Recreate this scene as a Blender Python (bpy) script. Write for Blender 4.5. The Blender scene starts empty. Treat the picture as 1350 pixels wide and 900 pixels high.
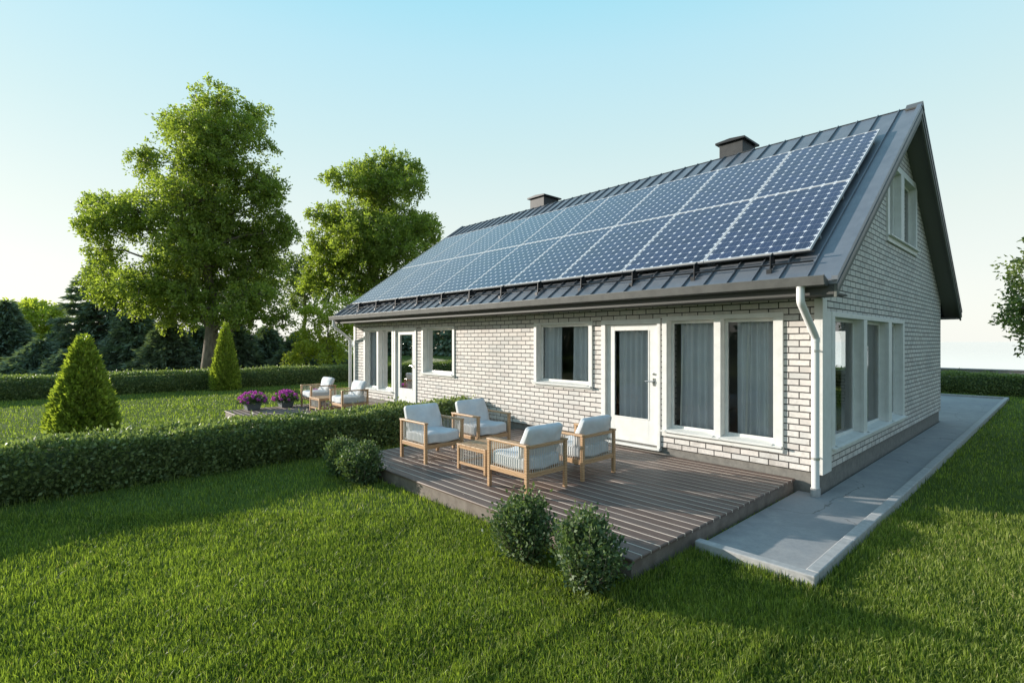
import bpy, bmesh, math, random
import numpy as np
from mathutils import Vector, Matrix

random.seed(7)
RNG = np.random.default_rng(11)
R = math.radians
scene = bpy.context.scene
COL = scene.collection

# ------------------------------------------------------------------ camera
TH = R(42.77)
CAM = np.array([2.09, -7.162, 1.75])
FWD = np.array([-math.cos(TH), math.sin(TH), 0.0])
RGT = np.array([math.sin(TH), math.cos(TH), 0.0])
FPX = 680.0


def at(px, py, d):
    """a point d metres ahead of the photographer's spot (used only to survey where things stand)"""
    return CAM + d * (FWD + RGT * (px - 675) / FPX + np.array([0, 0, -1.0]) * (py - 450) / FPX)


cam_d = bpy.data.cameras.new("camera")
cam = bpy.data.objects.new("camera", cam_d)
COL.objects.link(cam)
cam.location = CAM
cam.rotation_euler = (R(90), 0, math.pi / 2 - TH)
cam_d.sensor_width = 36
cam_d.lens = FPX / 1350 * 36
cam_d.clip_end = 12000
cam_d.clip_start = 0.05
scene.camera = cam

# ------------------------------------------------------------------ helpers
def mat(name, color=(0.5, 0.5, 0.5), rough=0.6, metal=0.0, spec=0.5):
    m = bpy.data.materials.new(name)
    m.use_nodes = True
    b = m.node_tree.nodes["Principled BSDF"]
    b.inputs["Base Color"].default_value = (*color, 1)
    b.inputs["Roughness"].default_value = rough
    b.inputs["Metallic"].default_value = metal
    b.inputs["Specular IOR Level"].default_value = spec
    return m


class NT:
    """tiny node-tree writer"""
    def __init__(s, m):
        s.t = m.node_tree
        s.b = s.t.nodes.get("Principled BSDF")
        s.out = s.t.nodes.get("Material Output")

    def n(s, typ, **kw):
        nd = s.t.nodes.new(typ)
        for k, v in kw.items():
            if k.startswith("i_"):
                nd.inputs[k[2:].replace("_", " ")].default_value = v
            else:
                setattr(nd, k, v)
        return nd

    def l(s, a, b):
        s.t.links.new(a, b)

    def math(s, op, a, b=None, c=None):
        nd = s.t.nodes.new("ShaderNodeMath")
        nd.operation = op
        for i, v in enumerate((a, b, c)):
            if v is None:
                continue
            if isinstance(v, (int, float)):
                nd.inputs[i].default_value = v
            else:
                s.l(v, nd.inputs[i])
        return nd.outputs[0]

    def mix(s, fac, a, b, blend="MIX"):
        nd = s.t.nodes.new("ShaderNodeMix")
        nd.data_type = "RGBA"
        nd.blend_type = blend
        for sock, v in ((nd.inputs[0], fac), (nd.inputs[6], a), (nd.inputs[7], b)):
            if isinstance(v, (int, float)):
                sock.default_value = v
            elif isinstance(v, tuple):
                sock.default_value = (*v, 1) if len(v) == 3 else v
            else:
                s.l(v, sock)
        return nd.outputs[2]

    def ramp(s, fac, stops):
        nd = s.t.nodes.new("ShaderNodeValToRGB")
        e = nd.color_ramp.elements
        while len(e) < len(stops):
            e.new(0.5)
        for i, (p, c) in enumerate(stops):
            e[i].position = p
            e[i].color = (*c, 1) if isinstance(c, tuple) else (c, c, c, 1)
        s.l(fac, nd.inputs[0])
        return nd.outputs[0]

    def noise(s, vec, scale, detail=4, rough=0.6):
        nd = s.n("ShaderNodeTexNoise")
        nd.inputs["Scale"].default_value = scale
        nd.inputs["Detail"].default_value = detail
        nd.inputs["Roughness"].default_value = rough
        if vec is not None:
            s.l(vec, nd.inputs["Vector"])
        return nd.outputs["Fac"]

    def obj(s):
        return s.n("ShaderNodeTexCoord").outputs["Object"]

    def bump(s, h, strength=0.3, dist=0.01):
        nd = s.n("ShaderNodeBump")
        nd.inputs["Strength"].default_value = strength
        nd.inputs["Distance"].default_value = dist
        s.l(h, nd.inputs["Height"])
        s.l(nd.outputs[0], s.b.inputs["Normal"])
        return nd


def tag(o, label=None, cat=None, group=None, kind=None):
    if label: o["label"] = label
    if cat: o["category"] = cat
    if group: o["group"] = group
    if kind: o["kind"] = kind
    return o


def empty(name, loc=(0, 0, 0), rz=0.0, label=None, cat=None, group=None):
    o = bpy.data.objects.new(name, None)
    COL.objects.link(o)
    o.empty_display_size = 0.2
    o.location = loc
    o.rotation_euler = (0, 0, rz)
    return tag(o, label, cat, group)


class MB:
    def __init__(s):
        s.v, s.f = [], []

    def quad(s, a, b, c, d):
        i = len(s.v)
        s.v += [tuple(a), tuple(b), tuple(c), tuple(d)]
        s.f.append((i, i + 1, i + 2, i + 3))

    def box(s, x0, x1, y0, y1, z0, z1, M=None):
        i = len(s.v)
        pts = [(x, y, z) for z in (z0, z1) for y in (y0, y1) for x in (x0, x1)]
        if M is not None:
            pts = [tuple(M @ Vector(p)) for p in pts]
        s.v += pts
        for f in ((0, 2, 3, 1), (4, 5, 7, 6), (0, 1, 5, 4), (2, 6, 7, 3), (0, 4, 6, 2), (1, 3, 7, 5)):
            s.f.append(tuple(i + k for k in f))
        return s

    def prism(s, poly, x0, x1, axis="x"):
        """poly of 2D points extruded along an axis; (a,b) are the two other axes in order"""
        def P(t, a, b):
            return {"x": (t, a, b), "y": (a, t, b), "z": (a, b, t)}[axis]
        i = len(s.v); n = len(poly)
        s.v += [P(x0, a, b) for a, b in poly] + [P(x1, a, b) for a, b in poly]
        s.f.append(tuple(i + k for k in range(n)))
        s.f.append(tuple(i + n + k for k in reversed(range(n))))
        for k in range(n):
            k2 = (k + 1) % n
            s.f.append((i + k, i + n + k, i + n + k2, i + k2))
        return s

    def tube(s, pts, rad, seg=8, caps=True):
        pts = [Vector(p) for p in pts]
        if not isinstance(rad, (list, tuple)):
            rad = [rad] * len(pts)
        i0 = len(s.v)
        ref = None
        for k, p in enumerate(pts):
            t = (pts[min(k + 1, len(pts) - 1)] - pts[max(k - 1, 0)]).normalized()
            if ref is None:
                ref = Vector((0, 0, 1)) if abs(t.z) < 0.9 else Vector((1, 0, 0))
            u = t.cross(ref).normalized(); w = u.cross(t).normalized()
            ref = w
            for j in range(seg):
                a = 2 * math.pi * j / seg
                s.v.append(tuple(p + (u * math.cos(a) + w * math.sin(a)) * rad[k]))
        for k in range(len(pts) - 1):
            for j in range(seg):
                a = i0 + k * seg + j; b = i0 + k * seg + (j + 1) % seg
                s.f.append((a, b, b + seg, a + seg))
        if caps:
            s.f.append(tuple(i0 + j for j in reversed(range(seg))))
            s.f.append(tuple(i0 + (len(pts) - 1) * seg + j for j in range(seg)))
        return s

    def build(s, name, m, parent=None, bevel=0.0, smooth=False, seg=2):
        me = bpy.data.meshes.new(name)
        me.from_pydata(s.v, [], s.f)
        bm = bmesh.new(); bm.from_mesh(me)
        bmesh.ops.recalc_face_normals(bm, faces=bm.faces)
        bm.to_mesh(me); bm.free()
        me.materials.append(m)
        if smooth:
            me.polygons.foreach_set("use_smooth", [True] * len(me.polygons))
        o = bpy.data.objects.new(name, me)
        COL.objects.link(o)
        if parent is not None:
            o.parent = parent
        if bevel:
            b = o.modifiers.new("bevel", "BEVEL")
            b.width = bevel; b.segments = seg; b.limit_method = "ANGLE"; b.angle_limit = R(50)
        return o


def copy_tree(o, parent=None):
    c = o.copy()
    COL.objects.link(c)
    if parent is not None:
        c.parent = parent
    for ch in list(o.children):
        copy_tree(ch, c)
    return c


def fast_mesh(name, verts, sizes, idx, m, parent=None, tint=None, smooth=False):
    """verts (N,3); sizes: face sizes; idx: flat loop indices; tint: per-face (F,)"""
    me = bpy.data.meshes.new(name)
    me.vertices.add(len(verts))
    me.vertices.foreach_set("co", np.ascontiguousarray(verts, dtype=np.float32).ravel())
    me.loops.add(len(idx))
    me.loops.foreach_set("vertex_index", np.asarray(idx, dtype=np.int32))
    me.polygons.add(len(sizes))
    st = np.zeros(len(sizes), dtype=np.int32); st[1:] = np.cumsum(sizes)[:-1]
    me.polygons.foreach_set("loop_start", st)
    if smooth:
        me.polygons.foreach_set("use_smooth", np.ones(len(sizes), dtype=bool))
    me.update(calc_edges=True)
    if tint is not None:
        a = me.attributes.new("tint", "FLOAT", "FACE")
        a.data.foreach_set("value", np.asarray(tint, dtype=np.float32))
    me.materials.append(m)
    o = bpy.data.objects.new(name, me)
    COL.objects.link(o)
    if parent is not None:
        o.parent = parent
    return o


def unit(v):
    return v / (np.linalg.norm(v, axis=-1, keepdims=True) + 1e-9)


def leaves(name, P, D, L, W, m, parent=None, fold=0.25, tint=None, extra=None, rng=RNG):
    """P base points, D directions, L lengths, W half widths: one folded four-point leaf each"""
    n = len(P)
    D = unit(D)
    rnd = unit(rng.normal(size=(n, 3)))
    S = unit(np.cross(D, rnd))
    N = np.cross(S, D)
    L = np.broadcast_to(np.asarray(L, float), (n,))[:, None]
    W = np.broadcast_to(np.asarray(W, float), (n,))[:, None]
    mid = P + D * L * 0.45
    V = np.empty((n, 4, 3))
    V[:, 0] = P
    V[:, 1] = mid + S * W + N * W * fold
    V[:, 2] = P + D * L - N * L * 0.08
    V[:, 3] = mid - S * W + N * W * fold
    V = V.reshape(-1, 3)
    idx = np.arange(n * 4)
    sizes = np.full(n, 4)
    if tint is None:
        tint = rng.random(n)
    if extra is not None:                         # (verts, faces) as plain geometry inside the same mesh
        ev, ef = extra
        base = len(V)
        V = np.vstack([V, np.array(ev, float)])
        idx = np.concatenate([idx] + [np.array(f) + base for f in ef])
        sizes = np.concatenate([sizes, [len(f) for f in ef]])
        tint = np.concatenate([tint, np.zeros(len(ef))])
    return fast_mesh(name, V, sizes, idx, m, parent, tint)


def vnoise(x, y, seed=0, octaves=3, scale=1.0):
    """cheap value noise on a lattice"""
    r = np.random.default_rng(seed)
    T = r.random((256, 256))
    out = 0; amp = 1; tot = 0
    for o in range(octaves):
        xs = x * scale * 2 ** o + 37.3 * o; ys = y * scale * 2 ** o + 11.7 * o
        xi = np.floor(xs).astype(int); yi = np.floor(ys).astype(int)
        fx = xs - xi; fy = ys - yi
        fx = fx * fx * (3 - 2 * fx); fy = fy * fy * (3 - 2 * fy)
        a = T[xi % 256, yi % 256]; b = T[(xi + 1) % 256, yi % 256]
        c = T[xi % 256, (yi + 1) % 256]; d = T[(xi + 1) % 256, (yi + 1) % 256]
        out = out + amp * ((a * (1 - fx) + b * fx) * (1 - fy) + (c * (1 - fx) + d * fx) * fy)
        tot += amp; amp *= 0.5
    return out / tot


# ------------------------------------------------------------------ materials
def foliage_mat(name, dark, light, trans=0.35, rough=0.5, tcol=None, spec=0.35, straw=None):
    m = mat(name, light, rough, spec=spec)
    t = NT(m)
    a = t.n("ShaderNodeAttribute", attribute_name="tint")
    c = t.ramp(a.outputs["Fac"], [(0.0, dark), (1.0 if not straw else 0.93, light)] + ([(0.96, straw)] if straw else []))
    t.l(c, t.b.inputs["Base Color"])
    tr = t.n("ShaderNodeBsdfTranslucent")
    tc = t.mix(1.0, c, tcol if tcol else (1.5, 1.6, 0.6), "MULTIPLY")
    t.l(tc, tr.inputs["Color"])
    mx = t.n("ShaderNodeMixShader")
    mx.inputs[0].default_value = trans
    t.l(t.b.outputs[0], mx.inputs[1]); t.l(tr.outputs[0], mx.inputs[2])
    t.l(mx.outputs[0], t.out.inputs["Surface"])
    return m


M = {}
M["grass"] = foliage_mat("grass", (0.045, 0.080, 0.015), (0.32, 0.375, 0.085), 0.45, 0.5, (1.3, 1.5, 0.5), straw=(0.46, 0.40, 0.20))
M["leaf_big"] = foliage_mat("broadleaf", (0.15, 0.205, 0.045), (0.36, 0.42, 0.11), 0.5, 0.5)
M["leaf_yellow"] = foliage_mat("yellow_broadleaf", (0.26, 0.31, 0.05), (0.50, 0.54, 0.12), 0.5, 0.5)
M["leaf_far"] = foliage_mat("sparse_broadleaf", (0.09, 0.13, 0.05), (0.22, 0.27, 0.10), 0.45, 0.5)
M["needle"] = foliage_mat("spruce_needles", (0.13, 0.18, 0.13), (0.28, 0.36, 0.25), 0.15, 0.6)
M["thuja"] = foliage_mat("thuja_sprays", (0.15, 0.20, 0.035), (0.42, 0.48, 0.10), 0.40, 0.55)
M["hedge"] = foliage_mat("hedge_leaves", (0.12, 0.165, 0.070), (0.32, 0.38, 0.16), 0.30, 0.5, spec=0.35)
M["shrub"] = foliage_mat("shrub_leaves", (0.050, 0.090, 0.040), (0.18, 0.24, 0.115), 0.25, 0.5, spec=0.3)
M["flower"] = foliage_mat("magenta_petals", (0.42, 0.05, 0.38), (0.75, 0.22, 0.66), 0.35, 0.6, (1.2, 0.8, 1.2))

m = M["bark"] = mat("bark", (0.16, 0.12, 0.09), 0.9)
t = NT(m)
mp = t.n("ShaderNodeMapping"); mp.inputs["Scale"].default_value = (6, 6, 1.2)
t.l(t.obj(), mp.inputs[0])
nz = t.noise(mp.outputs[0], 2.0, 6)
t.l(t.ramp(nz, [(0.3, (0.11, 0.088, 0.068)), (0.7, (0.30, 0.245, 0.19))]), t.b.inputs["Base Color"])
t.bump(nz, 0.8, 0.05)

# white painted brick with dark joints
m = M["brick"] = mat("white_brick", (0.7, 0.66, 0.62), 0.75)
t = NT(m)
sx = t.n("ShaderNodeSeparateXYZ"); t.l(t.obj(), sx.inputs[0])
u = t.math("ADD", sx.outputs[0], sx.outputs[1])
cv = t.n("ShaderNodeCombineXYZ"); t.l(u, cv.inputs[0]); t.l(t.math("SUBTRACT", sx.outputs[2], 0.11), cv.inputs[1])
wob = t.n("ShaderNodeTexNoise"); wob.inputs["Scale"].default_value = 9; t.l(t.obj(), wob.inputs["Vector"])
wv = t.n("ShaderNodeVectorMath", operation="SCALE"); t.l(wob.outputs["Color"], wv.inputs[0]); wv.inputs["Scale"].default_value = 0.006
av = t.n("ShaderNodeVectorMath", operation="ADD"); t.l(cv.outputs[0], av.inputs[0]); t.l(wv.outputs[0], av.inputs[1])
br = t.n("ShaderNodeTexBrick")
br.offset = 0.5
t.l(av.outputs[0], br.inputs["Vector"])
br.inputs["Scale"].default_value = 1.0
br.inputs["Brick Width"].default_value = 0.25
br.inputs["Row Height"].default_value = 0.083
br.inputs["Mortar Size"].default_value = 0.0078
br.inputs["Mortar Smooth"].default_value = 0.15
br.inputs["Bias"].default_value = 0.0
br.inputs["Color1"].default_value = (0, 0, 0, 1)
br.inputs["Color2"].default_value = (1, 1, 1, 1)
br.inputs["Mortar"].default_value = (0.5, 0.5, 0.5, 1)
bc = t.ramp(br.outputs["Color"], [(0.0, (0.60, 0.545, 0.50)), (0.12, (0.74, 0.68, 0.63)), (0.4, (0.82, 0.76, 0.705)), (0.75, (0.79, 0.755, 0.705)), (1.0, (0.60, 0.585, 0.56))])
n1 = t.noise(t.obj(), 22, 5)
bc = t.mix(t.ramp(n1, [(0.35, 0.0), (0.72, 0.65)]), bc, (0.50, 0.48, 0.465))
n2 = t.noise(t.obj(), 0.9, 4)
bc = t.mix(t.ramp(n2, [(0.42, 0.0), (0.72, 0.5)]), bc, (0.52, 0.50, 0.48))
n3 = t.noise(t.obj(), 4.5, 6, 0.7)
low = t.math("MULTIPLY", t.math("SUBTRACT", 1.0, t.math("MULTIPLY", t.math("SUBTRACT", sx.outputs[2], 0.11), 2.2)), 1.0)
dirt = t.ramp(t.math("ADD", n3, t.math("MULTIPLY", t.math("MAXIMUM", low, 0.0), 0.13)), [(0.60, 0.0), (0.74, 0.55)])
bc = t.mix(dirt, bc, (0.36, 0.33, 0.30))
fin = t.mix(br.outputs["Fac"], bc, (0.055, 0.048, 0.045))
t.l(fin, t.b.inputs["Base Color"])
hgt = t.math("ADD", t.math("MULTIPLY", br.outputs["Fac"], -1.0), t.math("MULTIPLY", n1, 0.35))
t.bump(hgt, 0.7, 0.008)


def mottled(name, c1, c2, scale, rough=0.6, metal=0.0, bumps=0.15, dist=0.004, spec=0.5, lo=0.35, hi=0.7):
    m = mat(name, c1, rough, metal, spec)
    t = NT(m)
    nz = t.noise(t.obj(), scale, 6, 0.65)
    t.l(t.ramp(nz, [(lo, c1), (hi, c2)]), t.b.inputs["Base Color"])
    if bumps:
        t.bump(nz, bumps, dist)
    return m


M["white"] = mottled("white_paint", (0.70, 0.70, 0.67), (0.80, 0.80, 0.77), 7, 0.45, bumps=0.05)
M["plinth"] = mottled("plinth_render", (0.17, 0.16, 0.145), (0.25, 0.235, 0.21), 14, 0.9, bumps=0.4)
M["roof"] = mottled("roof_metal", (0.16, 0.175, 0.20), (0.22, 0.235, 0.26), 3, 0.38, 0.4, bumps=0.06, dist=0.01, lo=0.3, hi=0.75)
M["roof_trim"] = mottled("roof_trim", (0.115, 0.115, 0.112), (0.16, 0.16, 0.155), 5, 0.45, 0.3, bumps=0.03)
M["soffit"] = mat("soffit_paint", (0.14, 0.145, 0.13), 0.7)
M["eaves"] = mat("eaves_paint", (0.07, 0.07, 0.065), 0.6)
M["dark_metal"] = mat("dark_metal", (0.025, 0.027, 0.03), 0.45, 0.5)
M["chimney"] = mottled("chimney_sheet", (0.026, 0.028, 0.030), (0.042, 0.044, 0.046), 6, 0.55, 0.2)
M["pipe"] = mat("white_pipe", (0.74, 0.74, 0.73), 0.35)
M["seam"] = mat("seam_metal", (0.05, 0.055, 0.065), 0.5, 0.3)
M["alu"] = mat("aluminium", (0.62, 0.62, 0.60), 0.35, 0.8)
M["panel_frame"] = mat("panel_frame", (0.72, 0.73, 0.74), 0.4, 0.2)
M["steel"] = mat("brushed_steel", (0.6, 0.6, 0.6), 0.25, 1.0)
M["inner"] = mat("room_plaster", (0.5, 0.49, 0.47), 0.9)
M["room_floor"] = mat("room_floor", (0.10, 0.07, 0.05), 0.5)
M["pot"] = mottled("slate_pot", (0.11, 0.13, 0.14), (0.17, 0.19, 0.20), 20, 0.6)
M["soil"] = mat("potting_soil", (0.03, 0.022, 0.016), 1.0)
M["wall_far"] = mottled("grey_wall_stone", (0.20, 0.19, 0.20), (0.32, 0.31, 0.33), 2.5, 0.9)

# concrete
m = M["concrete"] = mat("concrete", (0.38, 0.38, 0.37), 0.8)
t = NT(m)
o_ = t.obj()
nA = t.noise(o_, 1.1, 6, 0.62); nB = t.noise(o_, 26, 5, 0.7); nC = t.noise(o_, 5.5, 5, 0.6)
c = t.ramp(nA, [(0.33, (0.25, 0.255, 0.26)), (0.68, (0.37, 0.37, 0.37))])
c = t.mix(t.ramp(nC, [(0.42, 0.0), (0.66, 0.35)]), c, (0.44, 0.43, 0.42))
c = t.mix(t.ramp(nB, [(0.45, 0.0), (0.72, 0.35)]), c, (0.19, 0.19, 0.19))
nD = t.noise(o_, 0.55, 7, 0.7)
c = t.mix(t.ramp(nD, [(0.47, 0.0), (0.56, 0.45)]), c, (0.20, 0.215, 0.235))
vo = t.n("ShaderNodeTexVoronoi", feature="DISTANCE_TO_EDGE"); vo.inputs["Scale"].default_value = 0.55
wb = t.n("ShaderNodeVectorMath", operation="ADD"); wn2 = t.n("ShaderNodeTexNoise"); wn2.inputs["Scale"].default_value = 2.2; wn2.inputs["Detail"].default_value = 6
t.l(o_, wn2.inputs["Vector"]); ws_ = t.n("ShaderNodeVectorMath", operation="SCALE"); ws_.inputs["Scale"].default_value = 0.5
t.l(wn2.outputs["Color"], ws_.inputs[0]); t.l(o_, wb.inputs[0]); t.l(ws_.outputs[0], wb.inputs[1]); t.l(wb.outputs[0], vo.inputs["Vector"])
crk = t.math("LESS_THAN", vo.outputs["Distance"], 0.0035)
c = t.mix(t.math("MULTIPLY", crk, 0.6), c, (0.08, 0.08, 0.08))
t.bump(t.math("ADD", nB, nC), 0.35, 0.006)
t.l(c, t.b.inputs["Base Color"])

M["kerb"] = mottled("kerb_concrete", (0.34, 0.335, 0.33), (0.46, 0.45, 0.44), 16, 0.85, bumps=0.35)

# weathered deck boards
m = M["deck"] = mat("deck_boards", (0.2, 0.15, 0.12), 0.55)
t = NT(m)
o_ = t.obj()
sp = t.n("ShaderNodeSeparateXYZ"); t.l(o_, sp.inputs[0])
bi = t.math("FLOOR", t.math("DIVIDE", sp.outputs[1], 0.14))
wn = t.n("ShaderNodeTexWhiteNoise", noise_dimensions="1D"); t.l(bi, wn.inputs["W"])
mp = t.n("ShaderNodeMapping"); mp.inputs["Scale"].default_value = (1.6, 28, 10); t.l(o_, mp.inputs[0])
g = t.noise(mp.outputs[0], 2.2, 6, 0.65)
c = t.ramp(g, [(0.3, (0.070, 0.044, 0.036)), (0.55, (0.145, 0.094, 0.076)), (0.8, (0.26, 0.185, 0.15))])
c = t.mix(t.math("MULTIPLY", wn.outputs["Value"], 0.55), c, (0.17, 0.135, 0.12))
c = t.mix(t.ramp(t.noise(o_, 1.6, 4), [(0.45, 0.0), (0.75, 0.3)]), c, (0.20, 0.16, 0.14))
t.l(c, t.b.inputs["Base Color"])
t.bump(g, 0.3, 0.003)
M["deck_lit_edge"] = mat("pale_lit_edges", (0.66, 0.58, 0.50), 0.7)  # sun on the board edges, put into a pale colour
M["deck_edge"] = mottled("deck_fascia", (0.15, 0.12, 0.10), (0.25, 0.21, 0.18), 7, 0.8, bumps=0.2)

# teak for the furniture
m = M["teak"] = mat("teak", (0.5, 0.3, 0.16), 0.45)
t = NT(m)
mp = t.n("ShaderNodeMapping"); mp.inputs["Scale"].default_value = (9, 9, 9); t.l(t.obj(), mp.inputs[0])
wv = t.n("ShaderNodeTexWave", wave_type="BANDS", bands_direction="Z")
t.l(mp.outputs[0], wv.inputs[0]); wv.inputs["Scale"].default_value = 1.2; wv.inputs["Distortion"].default_value = 9; wv.inputs["Detail"].default_value = 4
t.l(t.ramp(wv.outputs["Fac"], [(0.0, (0.42, 0.245, 0.125)), (1.0, (0.56, 0.36, 0.20))]), t.b.inputs["Base Color"])
m = M["cushion"] = mat("cushion_fabric", (0.66, 0.67, 0.68), 0.9, spec=0.2)
t = NT(m)
n1 = t.noise(t.obj(), 350, 2); n2 = t.noise(t.obj(), 7, 4)
t.l(t.ramp(n2, [(0.3, (0.60, 0.62, 0.64)), (0.7, (0.72, 0.73, 0.74))]), t.b.inputs["Base Color"])
t.bump(t.math("ADD", t.math("MULTIPLY", n1, 0.15), n2), 0.5, 0.02)
M["cord"] = mat("pale_cord", (0.62, 0.60, 0.55), 0.8)
m = M["curtain"] = mat("grey_curtain", (0.30, 0.31, 0.33), 0.9, spec=0.1)
t = NT(m)
t.l(t.ramp(t.noise(t.obj(), 3.0, 3), [(0.3, (0.74, 0.76, 0.80)), (0.7, (0.84, 0.85, 0.88))]), t.b.inputs["Base Color"])
M["bright_line"] = mat("bright_line_white", (0.75, 0.75, 0.73), 0.8)  # white for the bright line of light seen in the panes

# window glass: clear sheet with a mirror share that grows towards grazing view
m = M["glass"] = mat("window_glass")
t = NT(m)
t.t.nodes.remove(t.b)
tr = t.n("ShaderNodeBsdfTransparent"); tr.inputs[0].default_value = (0.95, 0.97, 0.97, 1)
gl = t.n("ShaderNodeBsdfGlossy"); gl.inputs["Roughness"].default_value = 0.01
fr = t.n("ShaderNodeFresnel"); fr.inputs["IOR"].default_value = 1.5
mx = t.n("ShaderNodeMixShader")
t.l(t.math("MULTIPLY", fr.outputs[0], 1.3), mx.inputs[0]); t.l(tr.outputs[0], mx.inputs[1]); t.l(gl.outputs[0], mx.inputs[2])
t.l(mx.outputs[0], t.out.inputs["Surface"])

# solar glass: 8 x 12 cells with clipped corners on a white sheet
m = M["solar"] = mat("solar_cells", (0.01, 0.02, 0.06), 0.10, spec=0.6)
m.node_tree.nodes["Principled BSDF"].inputs["Sheen Weight"].default_value = 0.10
m.node_tree.nodes["Principled BSDF"].inputs["Sheen Roughness"].default_value = 0.35
m.node_tree.nodes["Principled BSDF"].inputs["Sheen Tint"].default_value = (1.0, 0.93, 0.92, 1)
t = NT(m)
PW, PH = 1.372, 2.095
sp = t.n("ShaderNodeSeparateXYZ"); t.l(t.obj(), sp.inputs[0])
uu = t.math("MULTIPLY", t.math("ADD", t.math("DIVIDE", sp.outputs[0], PW - 0.06), 0.5), 8)
vv = t.math("MULTIPLY", t.math("ADD", t.math("DIVIDE", sp.outputs[1], PH - 0.06), 0.5), 12)
du = t.math("SUBTRACT", 0.5, t.math("ABSOLUTE", t.math("SUBTRACT", t.math("FRACT", uu), 0.5)))
dv = t.math("SUBTRACT", 0.5, t.math("ABSOLUTE", t.math("SUBTRACT", t.math("FRACT", vv), 0.5)))
line = t.math("LESS_THAN", t.math("MINIMUM", du, dv), 0.016)
dia = t.math("LESS_THAN", t.math("ADD", du, dv), 0.165)
fac = t.math("MAXIMUM", t.math("MULTIPLY", line, 0.38), dia)
bus = t.math("LESS_THAN", t.math("ABSOLUTE", t.math("SUBTRACT", t.math("FRACT", t.math("MULTIPLY", uu, 3.0)), 0.5)), 0.035)
cu = t.n("ShaderNodeCombineXYZ"); t.l(t.math("FLOOR", uu), cu.inputs[0]); t.l(t.math("FLOOR", vv), cu.inputs[1])
wn = t.n("ShaderNodeTexWhiteNoise", noise_dimensions="2D"); t.l(cu.outputs[0], wn.inputs["Vector"])
cell = t.mix(wn.outputs["Value"], (0.006, 0.011, 0.046), (0.011, 0.019, 0.072))
cell = t.mix(t.math("MULTIPLY", bus, 0.5), cell, (0.16, 0.19, 0.27))
t.l(t.mix(fac, cell, (0.70, 0.72, 0.76)), t.b.inputs["Base Color"])

# ground under the blades
m = M["ground"] = mat("turf", (0.06, 0.09, 0.015), 0.95, spec=0.1)
t = NT(m)
o_ = t.obj()
nA = t.noise(o_, 0.35, 5); nB = t.noise(o_, 40, 4, 0.7)
c = t.ramp(nA, [(0.3, (0.080, 0.120, 0.022)), (0.7, (0.125, 0.175, 0.032))])
c = t.mix(t.ramp(nB, [(0.4, 0.0), (0.7, 0.6)]), c, (0.035, 0.05, 0.012))
t.l(c, t.b.inputs["Base Color"])
t.bump(nB, 0.6, 0.03)
m = M["sky_sheet"] = mat("pale_sky_sheet", (0.90, 0.90, 0.84), 0.12)  # added surface, coloured pale to read as horizon sky
t = NT(m)
t.bump(t.noise(t.obj(), 0.6, 3), 0.05, 0.05)

# ------------------------------------------------------------------ setting
def gz(x, y):
    """lawn height"""
    x = np.asarray(x, float); y = np.asarray(y, float)
    h = -0.185 + 0 * x
    h = h + 0.02 * (vnoise(x, y, 3, 2, 0.4) - 0.5)
    # land falls away past the plot, below the added pale sheet
    e = np.maximum(0, np.maximum(np.maximum(y - 29.5, -x - 75), np.maximum(x - 60, -y - 70)))
    return h - np.minimum(e * 0.45, 7.0)


xs = np.concatenate([[-4000, -1500, -500, -200, -110, -90, -80, -75], np.arange(-70, -14, 2.0), np.arange(-14, 8, 0.25), np.arange(8, 60, 2.5), [60, 65, 75, 90, 200, 800, 4000]])
ys = np.concatenate([[-4000, -1500, -300, -100, -85, -75, -70], np.arange(-66, -12, 3.0), np.arange(-12, 4, 0.25), np.arange(4, 29, 1.0), [29.5, 31, 34, 38, 46, 60, 200, 800, 4000]])
X, Y = np.meshgrid(xs, ys, indexing="ij")
V = np.stack([X, Y, gz(X, Y)], -1).reshape(-1, 3)
nx, ny = len(xs), len(ys)
I = (np.arange(nx - 1)[:, None] * ny + np.arange(ny - 1)[None]).ravel()
F = np.stack([I, I + ny, I + ny + 1, I + 1], -1)
tag(fast_mesh("ground", V, np.full(len(F), 4), F.ravel(), M["ground"], smooth=True), kind="structure")
mb = MB(); mb.quad((-5000, -5000, -1.4), (5000, -5000, -1.4), (5000, 5000, -1.4), (-5000, 5000, -1.4))
# added sheet standing in for pale low sky, above the sunken land all round the terrace (cut out under the plot)
mb = MB()
for a, b, c_, d in ((-5000, 5000, 30.5, 5000), (-5000, 5000, -5000, -71.5), (-5000, -76.5, -71.5, 30.5), (61.5, 5000, -71.5, 30.5)):
    mb.quad((a, c_, -1.2), (b, c_, -1.2), (b, d, -1.2), (a, d, -1.2))
tag(mb.build("sky_sheet", M["sky_sheet"]), kind="structure")

PATH_Z = -0.15
mb = MB()
mb.box(-0.262, 0.638, -2.588, -0.001, -0.45, PATH_Z)        # beside the deck
mb.box(0.001, 0.638, -0.001, 8.70, -0.45, PATH_Z)           # along the gable
mb.box(-14.5, 0.638, 8.702, 16.3, -0.45, PATH_Z)            # behind the house
path = tag(mb.build("path", M["concrete"]), kind="structure")
mb = MB()
KZ = -0.085
for xa, xb in ((-0.262, 0.74),):
    mb.box(xa, xb, -2.69, -2.59, -0.5, KZ)
yy = -2.588
while yy < 16.3:
    y2 = min(yy + 1.0, 16.4)
    mb.box(0.64 + random.uniform(-.002, .002), 0.74 + random.uniform(-.002, .002), yy + 0.003, y2 - 0.003, -0.5, KZ + random.uniform(-0.003, 0.002))
    yy = y2
mb.box(-14.5, 0.636, 16.303, 16.4, -0.5, KZ)
tag(mb.build("kerb", M["kerb"], bevel=0.010), kind="structure")

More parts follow.
